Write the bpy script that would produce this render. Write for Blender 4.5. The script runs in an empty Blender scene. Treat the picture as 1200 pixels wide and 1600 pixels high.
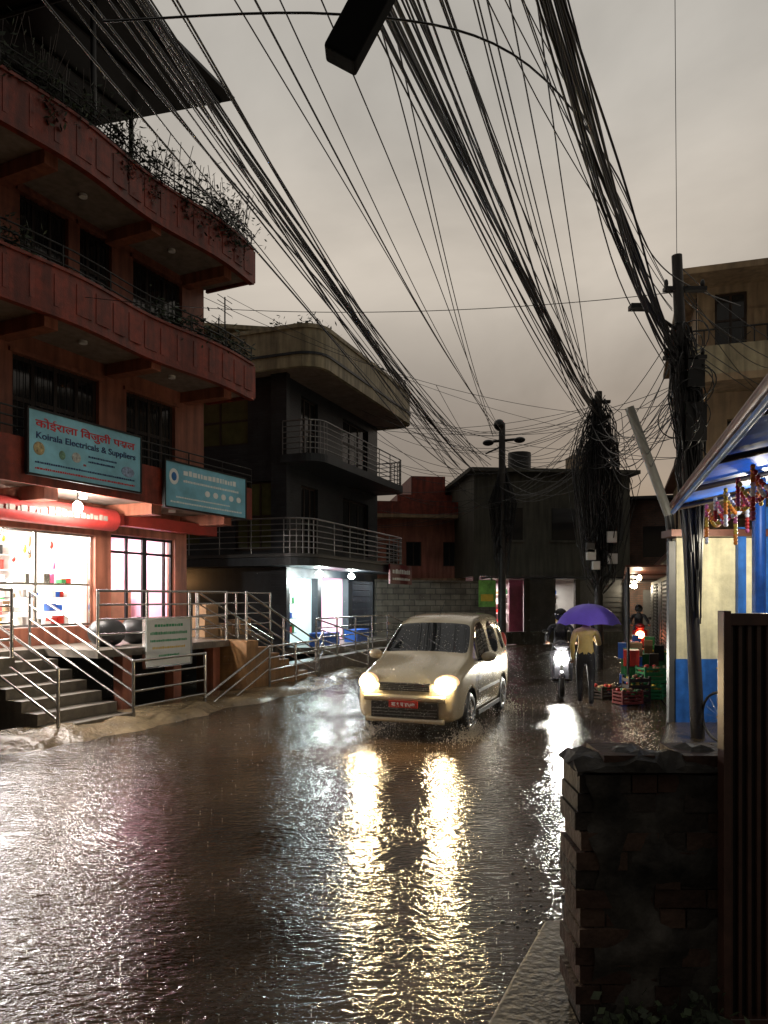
import bpy, bmesh, math, random
from mathutils import Vector, Matrix, noise
random.seed(7)
R=random.random
U=random.uniform
sc=bpy.context.scene
try:
    sc.view_settings.view_transform='Standard'; sc.view_settings.look='None'; sc.view_settings.exposure=0
except Exception: pass

# ------------------------------------------------------------ materials
def newmat(name):
    m=bpy.data.materials.new(name); m.use_nodes=True
    nt=m.node_tree; b=nt.nodes['Principled BSDF']
    return m,nt,b
def L(nt,a,b): nt.links.new(a,b)
def pm(name,col,rough=.6,metal=0,var=.3,scale=3,bump=0,bscale=40,estr=0,ecol=None,coat=0,spec=.5,stain=0):
    m,nt,b=newmat(name)
    tc=nt.nodes.new('ShaderNodeTexCoord')
    n=nt.nodes.new('ShaderNodeTexNoise'); n.inputs['Scale'].default_value=scale; n.inputs['Detail'].default_value=7; n.inputs['Roughness'].default_value=.65
    L(nt,tc.outputs['Object'],n.inputs['Vector'])
    cr=nt.nodes.new('ShaderNodeValToRGB')
    cr.color_ramp.elements[0].position=.3; cr.color_ramp.elements[1].position=.7
    cr.color_ramp.elements[0].color=[c*(1-var) for c in col]+[1]
    cr.color_ramp.elements[1].color=[min(1,c*(1+var*.6)) for c in col]+[1]
    L(nt,n.outputs['Fac'],cr.inputs['Fac'])
    out=cr.outputs['Color']
    if stain:
        mp=nt.nodes.new('ShaderNodeMapping'); mp.inputs['Scale'].default_value=(3.5,3.5,.35)
        L(nt,tc.outputs['Object'],mp.inputs['Vector'])
        n2=nt.nodes.new('ShaderNodeTexNoise'); n2.inputs['Scale'].default_value=2; n2.inputs['Detail'].default_value=6
        L(nt,mp.outputs[0],n2.inputs['Vector'])
        c2=nt.nodes.new('ShaderNodeValToRGB'); c2.color_ramp.elements[0].position=.35; c2.color_ramp.elements[1].position=.62
        c2.color_ramp.elements[0].color=(1-stain,1-stain,1-stain,1); c2.color_ramp.elements[1].color=(1,1,1,1)
        L(nt,n2.outputs['Fac'],c2.inputs['Fac'])
        mx=nt.nodes.new('ShaderNodeMixRGB'); mx.blend_type='MULTIPLY'; mx.inputs['Fac'].default_value=1
        L(nt,out,mx.inputs['Color1']); L(nt,c2.outputs['Color'],mx.inputs['Color2']); out=mx.outputs['Color']
    L(nt,out,b.inputs['Base Color'])
    b.inputs['Roughness'].default_value=rough; b.inputs['Metallic'].default_value=metal
    b.inputs['Specular IOR Level'].default_value=spec
    b.inputs['Coat Weight'].default_value=coat
    if bump:
        n3=nt.nodes.new('ShaderNodeTexNoise'); n3.inputs['Scale'].default_value=bscale; n3.inputs['Detail'].default_value=5
        L(nt,tc.outputs['Object'],n3.inputs['Vector'])
        bp=nt.nodes.new('ShaderNodeBump'); bp.inputs['Strength'].default_value=bump; bp.inputs['Distance'].default_value=.02
        L(nt,n3.outputs['Fac'],bp.inputs['Height']); L(nt,bp.outputs[0],b.inputs['Normal'])
    if estr:
        b.inputs['Emission Color'].default_value=list(ecol or col)+[1]; b.inputs['Emission Strength'].default_value=estr
    return m
def brickm(name,c1,c2,mo,bw=.24,bh=.08,mort=.012,rough=.7,bump=.6):
    m,nt,b=newmat(name)
    tc=nt.nodes.new('ShaderNodeTexCoord'); sp=nt.nodes.new('ShaderNodeSeparateXYZ'); L(nt,tc.outputs['Object'],sp.inputs[0])
    ad=nt.nodes.new('ShaderNodeMath'); ad.operation='ADD'; L(nt,sp.outputs['X'],ad.inputs[0]); L(nt,sp.outputs['Y'],ad.inputs[1])
    cb=nt.nodes.new('ShaderNodeCombineXYZ'); L(nt,ad.outputs[0],cb.inputs[0]); L(nt,sp.outputs['Z'],cb.inputs[1])
    br=nt.nodes.new('ShaderNodeTexBrick'); br.inputs['Scale'].default_value=1
    br.inputs['Brick Width'].default_value=bw; br.inputs['Row Height'].default_value=bh; br.inputs['Mortar Size'].default_value=mort
    br.inputs['Color1'].default_value=c1+(1,); br.inputs['Color2'].default_value=c2+(1,); br.inputs['Mortar'].default_value=mo+(1,)
    L(nt,cb.outputs[0],br.inputs['Vector'])
    n=nt.nodes.new('ShaderNodeTexNoise'); n.inputs['Scale'].default_value=2.2; n.inputs['Detail'].default_value=8; L(nt,tc.outputs['Object'],n.inputs['Vector'])
    mr=nt.nodes.new('ShaderNodeMapRange'); mr.inputs['From Min'].default_value=.3; mr.inputs['From Max'].default_value=.7; mr.inputs['To Min'].default_value=.5; mr.inputs['To Max'].default_value=1.2
    L(nt,n.outputs['Fac'],mr.inputs['Value'])
    mx=nt.nodes.new('ShaderNodeMixRGB'); mx.blend_type='MULTIPLY'; mx.inputs['Fac'].default_value=1
    L(nt,br.outputs['Color'],mx.inputs['Color1']); L(nt,mr.outputs[0],mx.inputs['Color2'])
    L(nt,mx.outputs['Color'],b.inputs['Base Color']); b.inputs['Roughness'].default_value=rough
    bp=nt.nodes.new('ShaderNodeBump'); bp.inputs['Strength'].default_value=bump; bp.inputs['Distance'].default_value=.015; bp.invert=True
    L(nt,br.outputs['Fac'],bp.inputs['Height']); L(nt,bp.outputs[0],b.inputs['Normal'])
    return m
def emit(name,col,s):
    m,nt,b=newmat(name); b.inputs['Base Color'].default_value=list(col)+[1]
    b.inputs['Emission Color'].default_value=list(col)+[1]; b.inputs['Emission Strength'].default_value=s
    return m
def waterm(name,col,rough,amp):
    m,nt,b=newmat(name)
    tc=nt.nodes.new('ShaderNodeTexCoord')
    n=nt.nodes.new('ShaderNodeTexNoise'); n.inputs['Scale'].default_value=.55; n.inputs['Detail'].default_value=8; n.inputs['Roughness'].default_value=.6
    L(nt,tc.outputs['Object'],n.inputs['Vector'])
    cr=nt.nodes.new('ShaderNodeValToRGB'); e=cr.color_ramp.elements
    e[0].position=.35; e[1].position=.68
    e[0].color=[c*.5 for c in col]+[1]; e[1].color=[c*1.4 for c in col]+[1]
    L(nt,n.outputs['Fac'],cr.inputs['Fac']); L(nt,cr.outputs['Color'],b.inputs['Base Color'])
    b.inputs['Roughness'].default_value=rough
    b.inputs['IOR'].default_value=1.36
    mp=nt.nodes.new('ShaderNodeMapping'); mp.inputs['Rotation'].default_value=(0,0,math.radians(-8)); mp.inputs['Scale'].default_value=(.75,1.6,1)
    L(nt,tc.outputs['Object'],mp.inputs['Vector'])
    a=nt.nodes.new('ShaderNodeTexNoise'); a.inputs['Scale'].default_value=6; a.inputs['Detail'].default_value=2.5; a.inputs['Distortion'].default_value=1.0
    c=nt.nodes.new('ShaderNodeTexNoise'); c.inputs['Scale'].default_value=23; c.inputs['Detail'].default_value=3; c.inputs['Distortion'].default_value=.8
    v=nt.nodes.new('ShaderNodeTexVoronoi'); v.feature='SMOOTH_F1'; v.inputs['Scale'].default_value=14; v.inputs['Smoothness'].default_value=.5
    for q in (a,c,v): L(nt,mp.outputs[0],q.inputs['Vector'])
    s1=nt.nodes.new('ShaderNodeMath'); s1.operation='MULTIPLY_ADD'; s1.inputs[1].default_value=.6
    L(nt,c.outputs['Fac'],s1.inputs[0]); L(nt,a.outputs['Fac'],s1.inputs[2])
    s2=nt.nodes.new('ShaderNodeMath'); s2.operation='MULTIPLY_ADD'; s2.inputs[1].default_value=.28
    L(nt,v.outputs['Distance'],s2.inputs[0]); L(nt,s1.outputs[0],s2.inputs[2])
    n4=nt.nodes.new('ShaderNodeTexNoise'); n4.inputs['Scale'].default_value=.8; n4.inputs['Detail'].default_value=4; L(nt,tc.outputs['Object'],n4.inputs['Vector'])
    m4=nt.nodes.new('ShaderNodeMapRange'); m4.inputs['From Min'].default_value=.4; m4.inputs['From Max'].default_value=.62; m4.inputs['To Min'].default_value=amp*.4; m4.inputs['To Max'].default_value=amp
    L(nt,n4.outputs['Fac'],m4.inputs['Value'])
    bp=nt.nodes.new('ShaderNodeBump'); bp.inputs['Distance'].default_value=.04
    L(nt,m4.outputs[0],bp.inputs['Strength'])
    L(nt,s2.outputs[0],bp.inputs['Height']); L(nt,bp.outputs[0],b.inputs['Normal'])
    return m

M={}
M['pink']=pm('salmon_plaster',(.38,.13,.075),.55,var=.3,scale=1.6,bump=.2,bscale=25,stain=.45)
M['redband']=pm('red_painted_band',(.26,.04,.02),.5,var=.5,scale=5,bump=.2,stain=.5)
M['soffit']=pm('soffit_plaster',(.28,.22,.18),.7,var=.25,scale=2,stain=.3)
M['dark']=pm('dark_interior',(.012,.011,.011),.8)  # near-black colour stands in for shade inside rooms and recesses
M['glassd']=pm('dark_window_glass',(.02,.022,.024),.08,var=.1,spec=.7)
M['wood']=pm('dark_wood_frame',(.035,.02,.013),.5,bump=.2)
M['steel']=pm('stainless_steel',(.55,.54,.52),.25,metal=1,var=.15,scale=12)
M['iron']=pm('painted_iron',(.03,.03,.03),.4,metal=.5)
M['conc']=pm('wet_concrete',(.15,.13,.105),.35,var=.4,scale=4,bump=.4,bscale=22,stain=.3)
M['mud']=pm('muddy_concrete',(.22,.165,.095),.25,var=.5,scale=3,bump=.8,bscale=14)
M['ochre']=pm('ochre_plaster',(.38,.2,.08),.5,var=.4,scale=3,stain=.4)
M['cream']=pm('cream_plaster',(.42,.36,.23),.6,var=.3,scale=2,bump=.15,stain=.5)
M['creamw']=pm('cream_wall_patchy',(.72,.67,.45),.6,var=.25,scale=5,bump=.15,stain=.3)
M['white']=pm('white_paint',(.8,.79,.76),.5,var=.1)
M['slate']=brickm('slate_cladding',(.03,.037,.045),(.02,.026,.033),(.008,.008,.01),.3,.07,.006,.4)
M['slate2']=pm('dark_blue_grey_render',(.028,.035,.043),.45,var=.35,scale=3,bump=.3,stain=.3)
M['block']=brickm('concrete_blocks',(.22,.2,.16),(.15,.135,.11),(.07,.065,.055),.42,.2,.014,.6)
M['olive']=pm('olive_render',(.085,.082,.062),.7,var=.35,scale=.9,bump=.2,stain=.45)
M['tan']=pm('tan_render',(.38,.27,.16),.7,var=.3,scale=1.2,stain=.4)
M['tin']=pm('rusty_tin',(.12,.045,.03),.4,metal=.3,var=.5,scale=4)
M['tindk']=pm('dark_tin',(.03,.035,.04),.4,metal=.3)
M['bluep']=pm('blue_paint',(.025,.14,.5),.4,var=.4,scale=5,stain=.4)
M['bluetarp']=pm('blue_tin_soffit',(.02,.12,.6),.35,var=.4,scale=5)
M['shut']=pm('grey_shutter',(.10,.10,.10),.5,metal=.4,var=.3)
M['red']=pm('red_plastic',(.5,.03,.02),.4)
M['green']=pm('green_plastic',(.03,.2,.06),.4)
M['blue']=pm('blue_plastic',(.03,.12,.5),.4)
M['yellow']=pm('yellow_plastic',(.6,.4,.04),.4)
M['pinkp']=pm('pink_plastic',(.6,.12,.25),.4)
M['card']=pm('cardboard',(.32,.2,.1),.8)
M['black']=pm('black_rubber',(.012,.012,.012),.45,bump=.2)
M['sleeve']=pm('matt_black_sleeve',(.007,.007,.007),.9,spec=.1)
M['cable']=pm('cable_insulation',(.012,.012,.013),.35)
M['leaf']=pm('leaf_green',(.04,.06,.022),.6,var=.6,scale=9)
M['leafd']=pm('leaf_dark',(.02,.03,.013),.7,var=.5,scale=9)
M['tube']=emit('fluorescent_tube',(1,.96,.9),50)
M['tubec']=emit('cool_led',(.85,.95,1),50)
M['bulbw']=emit('white_bulb',(1,.93,.85),300)
M['bulbo']=emit('orange_bulb',(1,.5,.15),40)
M['pinkwall']=pm('pink_shop_wall',(.8,.42,.52),.6,var=.1)
M['mint']=pm('pale_blue_wall',(.6,.75,.75),.6,var=.1)

# ------------------------------------------------------------ mesh builder
class MB:
    def __init__(s): s.v=[];s.f=[];s.m=[];s.sm=[];s.mats=[]
    def mi(s,mat):
        if mat not in s.mats: s.mats.append(mat)
        return s.mats.index(mat)
    def add(s,vs,fs,mat,smooth=False):
        o=len(s.v); s.v+= [tuple(v) for v in vs]; k=s.mi(mat)
        for f in fs: s.f.append([i+o for i in f]); s.m.append(k); s.sm.append(smooth)
    def box(s,x0,x1,y0,y1,z0,z1,mat,T=None):
        vs=[Vector((x,y,z)) for z in (z0,z1) for y in (y0,y1) for x in (x0,x1)]
        if T is not None: vs=[T@v for v in vs]
        s.add(vs,[(0,2,3,1),(4,5,7,6),(0,1,5,4),(2,6,7,3),(0,4,6,2),(1,3,7,5)],mat)
    def cyl(s,p,q,r,mat,n=8,r2=None,caps=True,smooth=True):
        p=Vector(p);q=Vector(q);d=(q-p)
        if d.length<1e-6: return
        d.normalize(); a=d.orthogonal().normalized(); b=d.cross(a); r2=r if r2 is None else r2
        A=[p+(a*math.cos(t)+b*math.sin(t))*r for t in [2*math.pi*i/n for i in range(n)]]
        B=[q+(a*math.cos(t)+b*math.sin(t))*r2 for t in [2*math.pi*i/n for i in range(n)]]
        s.add(A+B,[(i,(i+1)%n,n+(i+1)%n,n+i) for i in range(n)],mat,smooth)
        if caps: s.add(A,[tuple(range(n))[::-1]],mat); s.add(B,[tuple(range(n))],mat)
    def path(s,pts,r,mat,n=6):
        for a,b in zip(pts[:-1],pts[1:]): s.cyl(a,b,r,mat,n)
    def prism(s,ol,z0,z1,mat):
        n=len(ol); s.add([(x,y,z0) for x,y in ol]+[(x,y,z1) for x,y in ol],
            [tuple(range(n))[::-1],tuple(range(n,2*n))]+[(i,(i+1)%n,n+(i+1)%n,n+i) for i in range(n)],mat)
    def strip(s,pts,th,z0,z1,mat):
        P=[Vector((p[0],p[1])) for p in pts]; n=len(P); O=[]
        for i in range(n):
            d=(P[min(i+1,n-1)]-P[max(i-1,0)]).normalized(); O.append(P[i]+Vector((-d.y,d.x))*th)
        vs=[]
        for i in range(n): vs+=[(P[i].x,P[i].y,z0),(O[i].x,O[i].y,z0),(O[i].x,O[i].y,z1),(P[i].x,P[i].y,z1)]
        fs=[(0,1,2,3),(4*n-4,4*n-1,4*n-2,4*n-3)]
        for i in range(n-1):
            a=4*i;b=a+4
            fs+=[(a,b,b+1,a+1),(a+1,b+1,b+2,a+2),(a+2,b+2,b+3,a+3),(a+3,b+3,b,a)]
        s.add(vs,fs,mat)
    def ell(s,c,r,mat,seg=14,rings=8,T=None):
        vs=[];c=Vector(c)
        for j in range(rings+1):
            ph=math.pi*j/rings
            for i in range(seg):
                t=2*math.pi*i/seg
                v=Vector((r[0]*math.sin(ph)*math.cos(t),r[1]*math.sin(ph)*math.sin(t),r[2]*math.cos(ph)))
                vs.append((T@v if T is not None else v)+c)
        fs=[(j*seg+i,j*seg+(i+1)%seg,(j+1)*seg+(i+1)%seg,(j+1)*seg+i) for j in range(rings) for i in range(seg)]
        s.add(vs,fs,mat,True)
    def torus(s,c,Rr,r,mat,ax='Y',n=28,k=8,T=None):
        vs=[]
        for i in range(n):
            t=2*math.pi*i/n
            for j in range(k):
                p=2*math.pi*j/k; rr=Rr+r*math.cos(p)
                a,b,h=rr*math.cos(t),rr*math.sin(t),r*math.sin(p)
                v=Vector((a,h,b)) if ax=='Y' else (Vector((a,b,h)) if ax=='Z' else Vector((h,a,b)))
                if T is not None: v=T@v
                vs.append(v+Vector(c))
        s.add(vs,[(i*k+j,((i+1)%n)*k+j,((i+1)%n)*k+(j+1)%k,i*k+(j+1)%k) for i in range(n) for j in range(k)],mat,True)
    def build(s,name,parent=None,loc=(0,0,0),rotz=0,bevel=0):
        me=bpy.data.meshes.new(name); me.from_pydata(s.v,[],s.f)
        for m in s.mats: me.materials.append(m)
        me.polygons.foreach_set('material_index',s.m); me.polygons.foreach_set('use_smooth',s.sm)
        bm=bmesh.new(); bm.from_mesh(me); bmesh.ops.recalc_face_normals(bm,faces=bm.faces); bm.to_mesh(me); bm.free()
        o=bpy.data.objects.new(name,me); sc.collection.objects.link(o); o.location=loc; o.rotation_euler=(0,0,rotz)
        if parent: o.parent=parent
        if bevel:
            b=o.modifiers.new('bevel','BEVEL'); b.width=bevel; b.segments=3; b.limit_method='ANGLE'
        return o
def empty(name,loc=(0,0,0),rotz=0):
    e=bpy.data.objects.new(name,None); sc.collection.objects.link(e); e.location=loc; e.rotation_euler=(0,0,rotz); e.empty_display_size=.3
    return e
def wall(mb,x0,x1,z0,z1,y,th,ops,mat):
    x=x0
    for (a,b,c,d) in sorted(ops):
        if a>x: mb.box(x,a,y,y+th,z0,z1,mat)
        if c>z0: mb.box(a,b,y,y+th,z0,c,mat)
        if d<z1: mb.box(a,b,y,y+th,d,z1,mat)
        x=b
    if x<x1: mb.box(x,x1,y,y+th,z0,z1,mat)
def window(mf,mg,x0,x1,z0,z1,y,nx,nz,fm,gm,fw=.05):
    for i in range(nx+1):
        c=x0+(x1-x0)*i/nx; c=min(max(c,x0+fw/2),x1-fw/2); mf.box(c-fw/2,c+fw/2,y,y+.06,z0,z1,fm)
    for j in range(nz+1):
        c=z0+(z1-z0)*j/nz; c=min(max(c,z0+fw/2),z1-fw/2); mf.box(x0,x1,y+.004,y+.056,c-fw/2,c+fw/2,fm)
    mg.box(x0,x1,y+.02,y+.03,z0,z1,gm)
def txt(name,body,w,h,loc,mat,parent,rot=(math.pi/2,0,0),off=.012):
    cu=bpy.data.curves.new(name,'FONT'); cu.body=body; cu.extrude=.003; cu.size=1; cu.align_x='LEFT'; cu.offset=off
    cu.materials.append(mat); o=bpy.data.objects.new(name,cu); sc.collection.objects.link(o)
    bpy.context.view_layer.update()
    d=o.dimensions
    o.scale=(w/max(d.x,.01),h/max(d.y,.01),1)
    o.location=loc; o.rotation_euler=rot; o.parent=parent
    return o
def lamp(name,typ,loc,energy,col=(1,1,1),size=.3,parent=None,rot=(0,0,0),**k):
    l=bpy.data.lights.new(name,typ); l.energy=energy; l.color=col
    if typ=='AREA': l.size=size; 
    if typ=='AREA' and 'size_y' in k: l.shape='RECTANGLE'; l.size_y=k['size_y']
    if typ in('POINT','SPOT'): l.shadow_soft_size=size
    if typ=='SPOT': l.spot_size=k.get('spot',1.2); l.spot_blend=.6
    if typ=='SUN': l.angle=size
    o=bpy.data.objects.new(name,l); sc.collection.objects.link(o); o.location=loc; o.rotation_euler=rot
    if parent: o.parent=parent
    return o
def foliage(mb,c,r,n,ls,mats):
    for _ in range(n):
        v=Vector((random.gauss(0,.5),random.gauss(0,.5),random.gauss(0,.5)))
        p=Vector(c)+Vector((v.x*r[0],v.y*r[1],v.z*r[2]))
        a=Vector((U(-1,1),U(-1,1),U(-.6,1))).normalized(); b=a.orthogonal().normalized()
        s=ls*U(.5,1.3)
        mb.add([p,p+a*s*.5+b*s*.3,p+a*s,p+a*s*.5-b*s*.3],[(0,1,2,3)],random.choice(mats))

# ------------------------------------------------------------ world
w=bpy.data.worlds.new('World'); sc.world=w; w.use_nodes=True; nt=w.node_tree
for n in list(nt.nodes): nt.nodes.remove(n)
out=nt.nodes.new('ShaderNodeOutputWorld'); bg=nt.nodes.new('ShaderNodeBackground'); L(nt,bg.outputs[0],out.inputs[0])
tc=nt.nodes.new('ShaderNodeTexCoord'); sp=nt.nodes.new('ShaderNodeSeparateXYZ'); L(nt,tc.outputs['Generated'],sp.inputs[0])
cr=nt.nodes.new('ShaderNodeValToRGB'); cr.color_ramp.interpolation='EASE'
el=cr.color_ramp.elements; el[0].position=0; el[0].color=(.19,.16,.14,1); el[1].position=1; el[1].color=(.37,.355,.335,1)
e=el.new(.2); e.color=(.26,.222,.19,1)
e=el.new(.4); e.color=(.49,.435,.37,1)
e=el.new(.6); e.color=(.455,.425,.38,1)
L(nt,sp.outputs['Z'],cr.inputs['Fac'])
mp=nt.nodes.new('ShaderNodeMapping'); mp.inputs['Scale'].default_value=(1,1,1.8); L(nt,tc.outputs['Generated'],mp.inputs[0])
no=nt.nodes.new('ShaderNodeTexNoise'); no.inputs['Scale'].default_value=2.3; no.inputs['Detail'].default_value=7; no.inputs['Roughness'].default_value=.52; no.inputs['Distortion'].default_value=.4
L(nt,mp.outputs[0],no.inputs['Vector'])
mr=nt.nodes.new('ShaderNodeMapRange'); mr.inputs['From Min'].default_value=.3; mr.inputs['From Max'].default_value=.7; mr.inputs['To Min'].default_value=.7; mr.inputs['To Max'].default_value=1.22
L(nt,no.outputs['Fac'],mr.inputs['Value'])
mb_=nt.nodes.new('ShaderNodeMapRange'); mb_.inputs['From Min'].default_value=-.9; mb_.inputs['From Max'].default_value=.5; mb_.inputs['To Min'].default_value=.3; mb_.inputs['To Max'].default_value=1
L(nt,sp.outputs['Y'],mb_.inputs['Value'])
mu=nt.nodes.new('ShaderNodeMath'); mu.operation='MULTIPLY'; L(nt,mr.outputs[0],mu.inputs[0]); L(nt,mb_.outputs[0],mu.inputs[1])
mx=nt.nodes.new('ShaderNodeMixRGB'); mx.blend_type='MULTIPLY'; mx.inputs['Fac'].default_value=1
L(nt,cr.outputs['Color'],mx.inputs['Color1']); L(nt,mu.outputs[0],mx.inputs['Color2'])
sky=nt.nodes.new('ShaderNodeTexSky'); sky.sky_type='NISHITA'; sky.sun_disc=False; sky.sun_elevation=math.radians(4); sky.sun_rotation=math.radians(20)
ms=nt.nodes.new('ShaderNodeMixRGB'); ms.blend_type='ADD'; ms.inputs['Fac'].default_value=.004
L(nt,mx.outputs['Color'],ms.inputs['Color1']); L(nt,sky.outputs[0],ms.inputs['Color2'])
L(nt,ms.outputs['Color'],bg.inputs['Color']); bg.inputs['Strength'].default_value=1.1
lamp('sun','SUN',(0,0,30),.05,(1,.95,.88),math.radians(40),rot=(math.radians(-60),0,math.radians(-20)))

# ------------------------------------------------------------ camera
cd=bpy.data.cameras.new('camera'); cam=bpy.data.objects.new('camera',cd); sc.collection.objects.link(cam)
cam.location=(0,0,1.85); cam.rotation_euler=(math.pi/2,0,0); cd.sensor_fit='VERTICAL'; cd.sensor_height=36; cd.sensor_width=36; cd.lens=26; cd.shift_y=.0844
cd.clip_end=1500; cd.clip_start=.05; sc.camera=cam

# ------------------------------------------------------------ ground + road
g=MB(); gm=pm('wet_earth',(.06,.047,.033),.4,var=.5,scale=.8,bump=.6,bscale=9)
g.add([(-400,-400,-.03),(400,-400,-.03),(400,600,-.03),(-400,600,-.03)],[(0,1,2,3)],gm); g.build('ground')
rd=MB(); roadm=waterm('flooded_road_water',(.042,.027,.016),.04,.5)
left=[(-11,-6),(-6.6,5.6),(-4.5,9.1),(-3.5,10.9),(-2.9,12.6),(-2.0,14.3),(-1.2,16.3),(-.5,19),(1.0,23),(3.4,26.3),(6.6,32),(13,50),(22,80)]
right=[(28,80),(18,50),(11.5,34),(7.6,22),(5.6,15.5),(4.6,11.9),(3.6,9.6),(2.2,6.6),(1.1,4.6),(.85,3.4),(.5,2),(.2,-6)]
rd.add([(x,y,0) for x,y in left+right],[tuple(range(len(left+right)))],roadm); rd.build('road')
kb=MB(); pts=[(-7.1,5.6),(-5.0,9.1),(-3.95,10.9),(-3.3,12.6),(-2.42,14.3),(-1.6,16.3),(-.95,19)]
def dense(pts,k):
    o=[]
    for a,b in zip(pts[:-1],pts[1:]):
        for i in range(k): t=i/k; o.append((a[0]+(b[0]-a[0])*t,a[1]+(b[1]-a[1])*t))
    o.append(pts[-1]); return o
dp=dense(pts,14); vs=[];fs=[]; prof=[(.75,-.02),(.6,.045),(.38,.10),(.12,.13),(-.2,.12),(-.5,.1)]
for i,(x,y) in enumerate(dp):
    a=dp[max(i-1,0)];b=dp[min(i+1,len(dp)-1)]; d=Vector((b[0]-a[0],b[1]-a[1])).normalized(); nn=Vector((d.y,-d.x))
    for (o,z) in prof:
        j=noise.noise(Vector((x*2.3,y*2.3,o*3)))*.16
        vs.append((x+nn.x*(o+j*.9),y+nn.y*(o+j*.9),z+(j*.4 if z>0 else 0)))
k=len(prof)
for i in range(len(dp)-1):
    for j in range(k-1): fs.append((i*k+j,i*k+j+1,(i+1)*k+j+1,(i+1)*k+j))
kb.add(vs,fs,M['mud'],True); kb.build('kerb')
vg=MB(); vo=[(1.15,4.5),(2.2,6.5),(3.6,9.5),(4.6,11.8),(5.6,15.4),(7.6,22),(9,22),(9,2),(1.3,2)]
vg.add([(x,y,.012) for x,y in vo],[tuple(range(len(vo)))],pm('gravel_mud',(.075,.055,.035),.2,var=.6,scale=5,bump=1,bscale=30)); vg.build('dirt_verge')
gr=MB(); gmt=[pm('stone_a',(.06,.05,.04),.3,bump=.3),pm('stone_b',(.04,.032,.026),.3)]
for _ in range(1300):
    t=R()
    if R()<.7: x=.8+t*2.9+random.gauss(0,.18); y=3.9+t*5.6+random.gauss(0,.2)
    else: x=U(3.4,5.6); y=U(9.8,14)
    s=U(.004,.014)
    gr.ell((x,y,s*.2),(s*U(.8,1.4),s,s*.6),random.choice(gmt),6,4)
gr.build('gravel')
ap=MB(); ap.prism([(.33,2.9),(.62,3.55),(.9,4.15),(1.12,4.2),(1.12,2.4),(.3,2.4)],0.0,.04,pm('dark_wet_concrete',(.06,.052,.042),.55,var=.5,scale=6,bump=.6,bscale=25,spec=.25)); ap.build('concrete_slab',bevel=.012)

# ------------------------------------------------------------ pink apartment building
b1=empty('pink_apartment_building',(-6.2,11.92,0),math.radians(64.55))
W=MB(); F=MB(); G=MB(); D=MB()
ops=[(-3.1,1.98,1.35,3.02),(2.36,4.14,1.06,3.08)]
wall(W,-7,4.5,0,3.58,0,.22,ops,M['pink'])
W.box(4.5,5.07,.9,1.1,0,3.58,M['dark'])
W.box(4.38,4.5,.22,.9,0,3.58,M['pink'])
o1=[(-5,-3,3.75,5.9),(.24,2.07,3.75,5.9),(2.75,4.14,3.75,5.9)]
o2=[(-4.5,-3,7.0,8.55),(.38,1.37,7.0,8.6),(1.62,2.38,7.2,8.6),(2.93,4.36,6.4,8.55)]
wall(W,-7,5.07,3.58,6.2,0,.22,o1,M['pink']); wall(W,-7,5.07,6.2,8.75,0,.22,o2,M['pink'])
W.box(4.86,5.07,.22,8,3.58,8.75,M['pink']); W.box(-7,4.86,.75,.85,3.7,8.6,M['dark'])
W.build('walls',b1)
for (a,b,c,d) in o1: window(F,G,a,b,c,d,.08,4,3,M['wood'],M['glassd'],.07)
for (a,b,c,d) in o2: window(F,G,a,b,c,d,.08,3,2,M['wood'],M['glassd'],.06)
for x in (2.39,2.85,3.3,3.36,3.9,4.11): F.box(x-.025,x+.025,.08,.13,1.06,3.08,M['iron'])
for z in (1.09,2.75,3.05): F.box(2.36,4.14,.085,.125,z-.025,z+.025,M['iron'])
for x in (-3.07,-1.8,-.5,.75,1.95): F.box(x-.025,x+.025,.08,.13,1.35,3.02,M['steel'])
for z in (1.38,2.1,3.0): F.box(-3.1,1.98,.085,.125,z-.02,z+.02,M['steel'])
for (a,b,c,d) in o1+o2: F.box(a-.08,b+.08,-.05,-.002,d+.0,d+.07,M['pink'])
for (a,b,c,d) in o1+o2:
    nn=int((b-a)/.12)
    for i in range(1,nn): F.cyl((a+i*(b-a)/nn,.05,c),(a+i*(b-a)/nn,.05,d),.007,M['iron'],4)
F.build('window_frames',b1); G.build('window_glass',b1)
def wav(x): return -1.28-.07*math.sin((x+.6)*1.75)
xs=[-7+12.13*i/60 for i in range(61)]
for z,nm,hb in ((3.6,'balcony_first',.0),(6.25,'balcony_second',.62),(8.75,'roof_terrace',.62)):
    S=MB(); ol=[(x,(wav(x) if hb else -1.24)) for x in xs]
    S.prism(ol+[(5.13,(-.002 if z<8 else 8)),(-7,(-.002 if z<8 else 8))],z,z+.12,M['soffit'])
    if hb:
        oo=[(x,y-.06) for x,y in ol]
        S.strip(oo,.1,z-.08,z+hb,M['redband'])
        S.box(5.131,5.2,-1.3,-.0,z-.06,z+hb,M['redband'])
        for i in range(0,60,2):
            x,y=oo[i]; S.box(x,x+.3,y-.010,y+.01,z+.04,z+hb-.1,M['redband'])
        S.strip([(x,y-.03) for x,y in oo],.16,z+hb+.002,z+hb+.05,M['redband'])
        S.strip([(x,y-.02) for x,y in oo],.12,z-.12,z-.082,M['redband'])
    else:
        S.box(-7,5.1,-1.28,-1.241,z-.05,z+.2,M['redband'])
        S.box(-7,5.1,-1.28,-1.22,z+.202,z+.62,M['redband'])
    for x in (-5,-2.6,-.1,2.2,4.3):
        S.box(x,x+.25,-1.15,-.003,z-.22,z-.002,M['pink'])
    for x in (-1.4,1.1,3.3): S.cyl((x,-.65,z-.002),(x,-.65,z-.05),.07,M['white'],12)
    rz=z+(hb or .62)
    for h in (.14,.28,.42):
        S.path([(x,y-.0,rz+h) for x,y in ol[::3]],.014,M['iron'])
    for x,y in ol[::5]: S.cyl((x,y,rz-.02),(x,y,rz+.43),.014,M['iron'],6)
    S.build(nm,b1)
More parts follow.
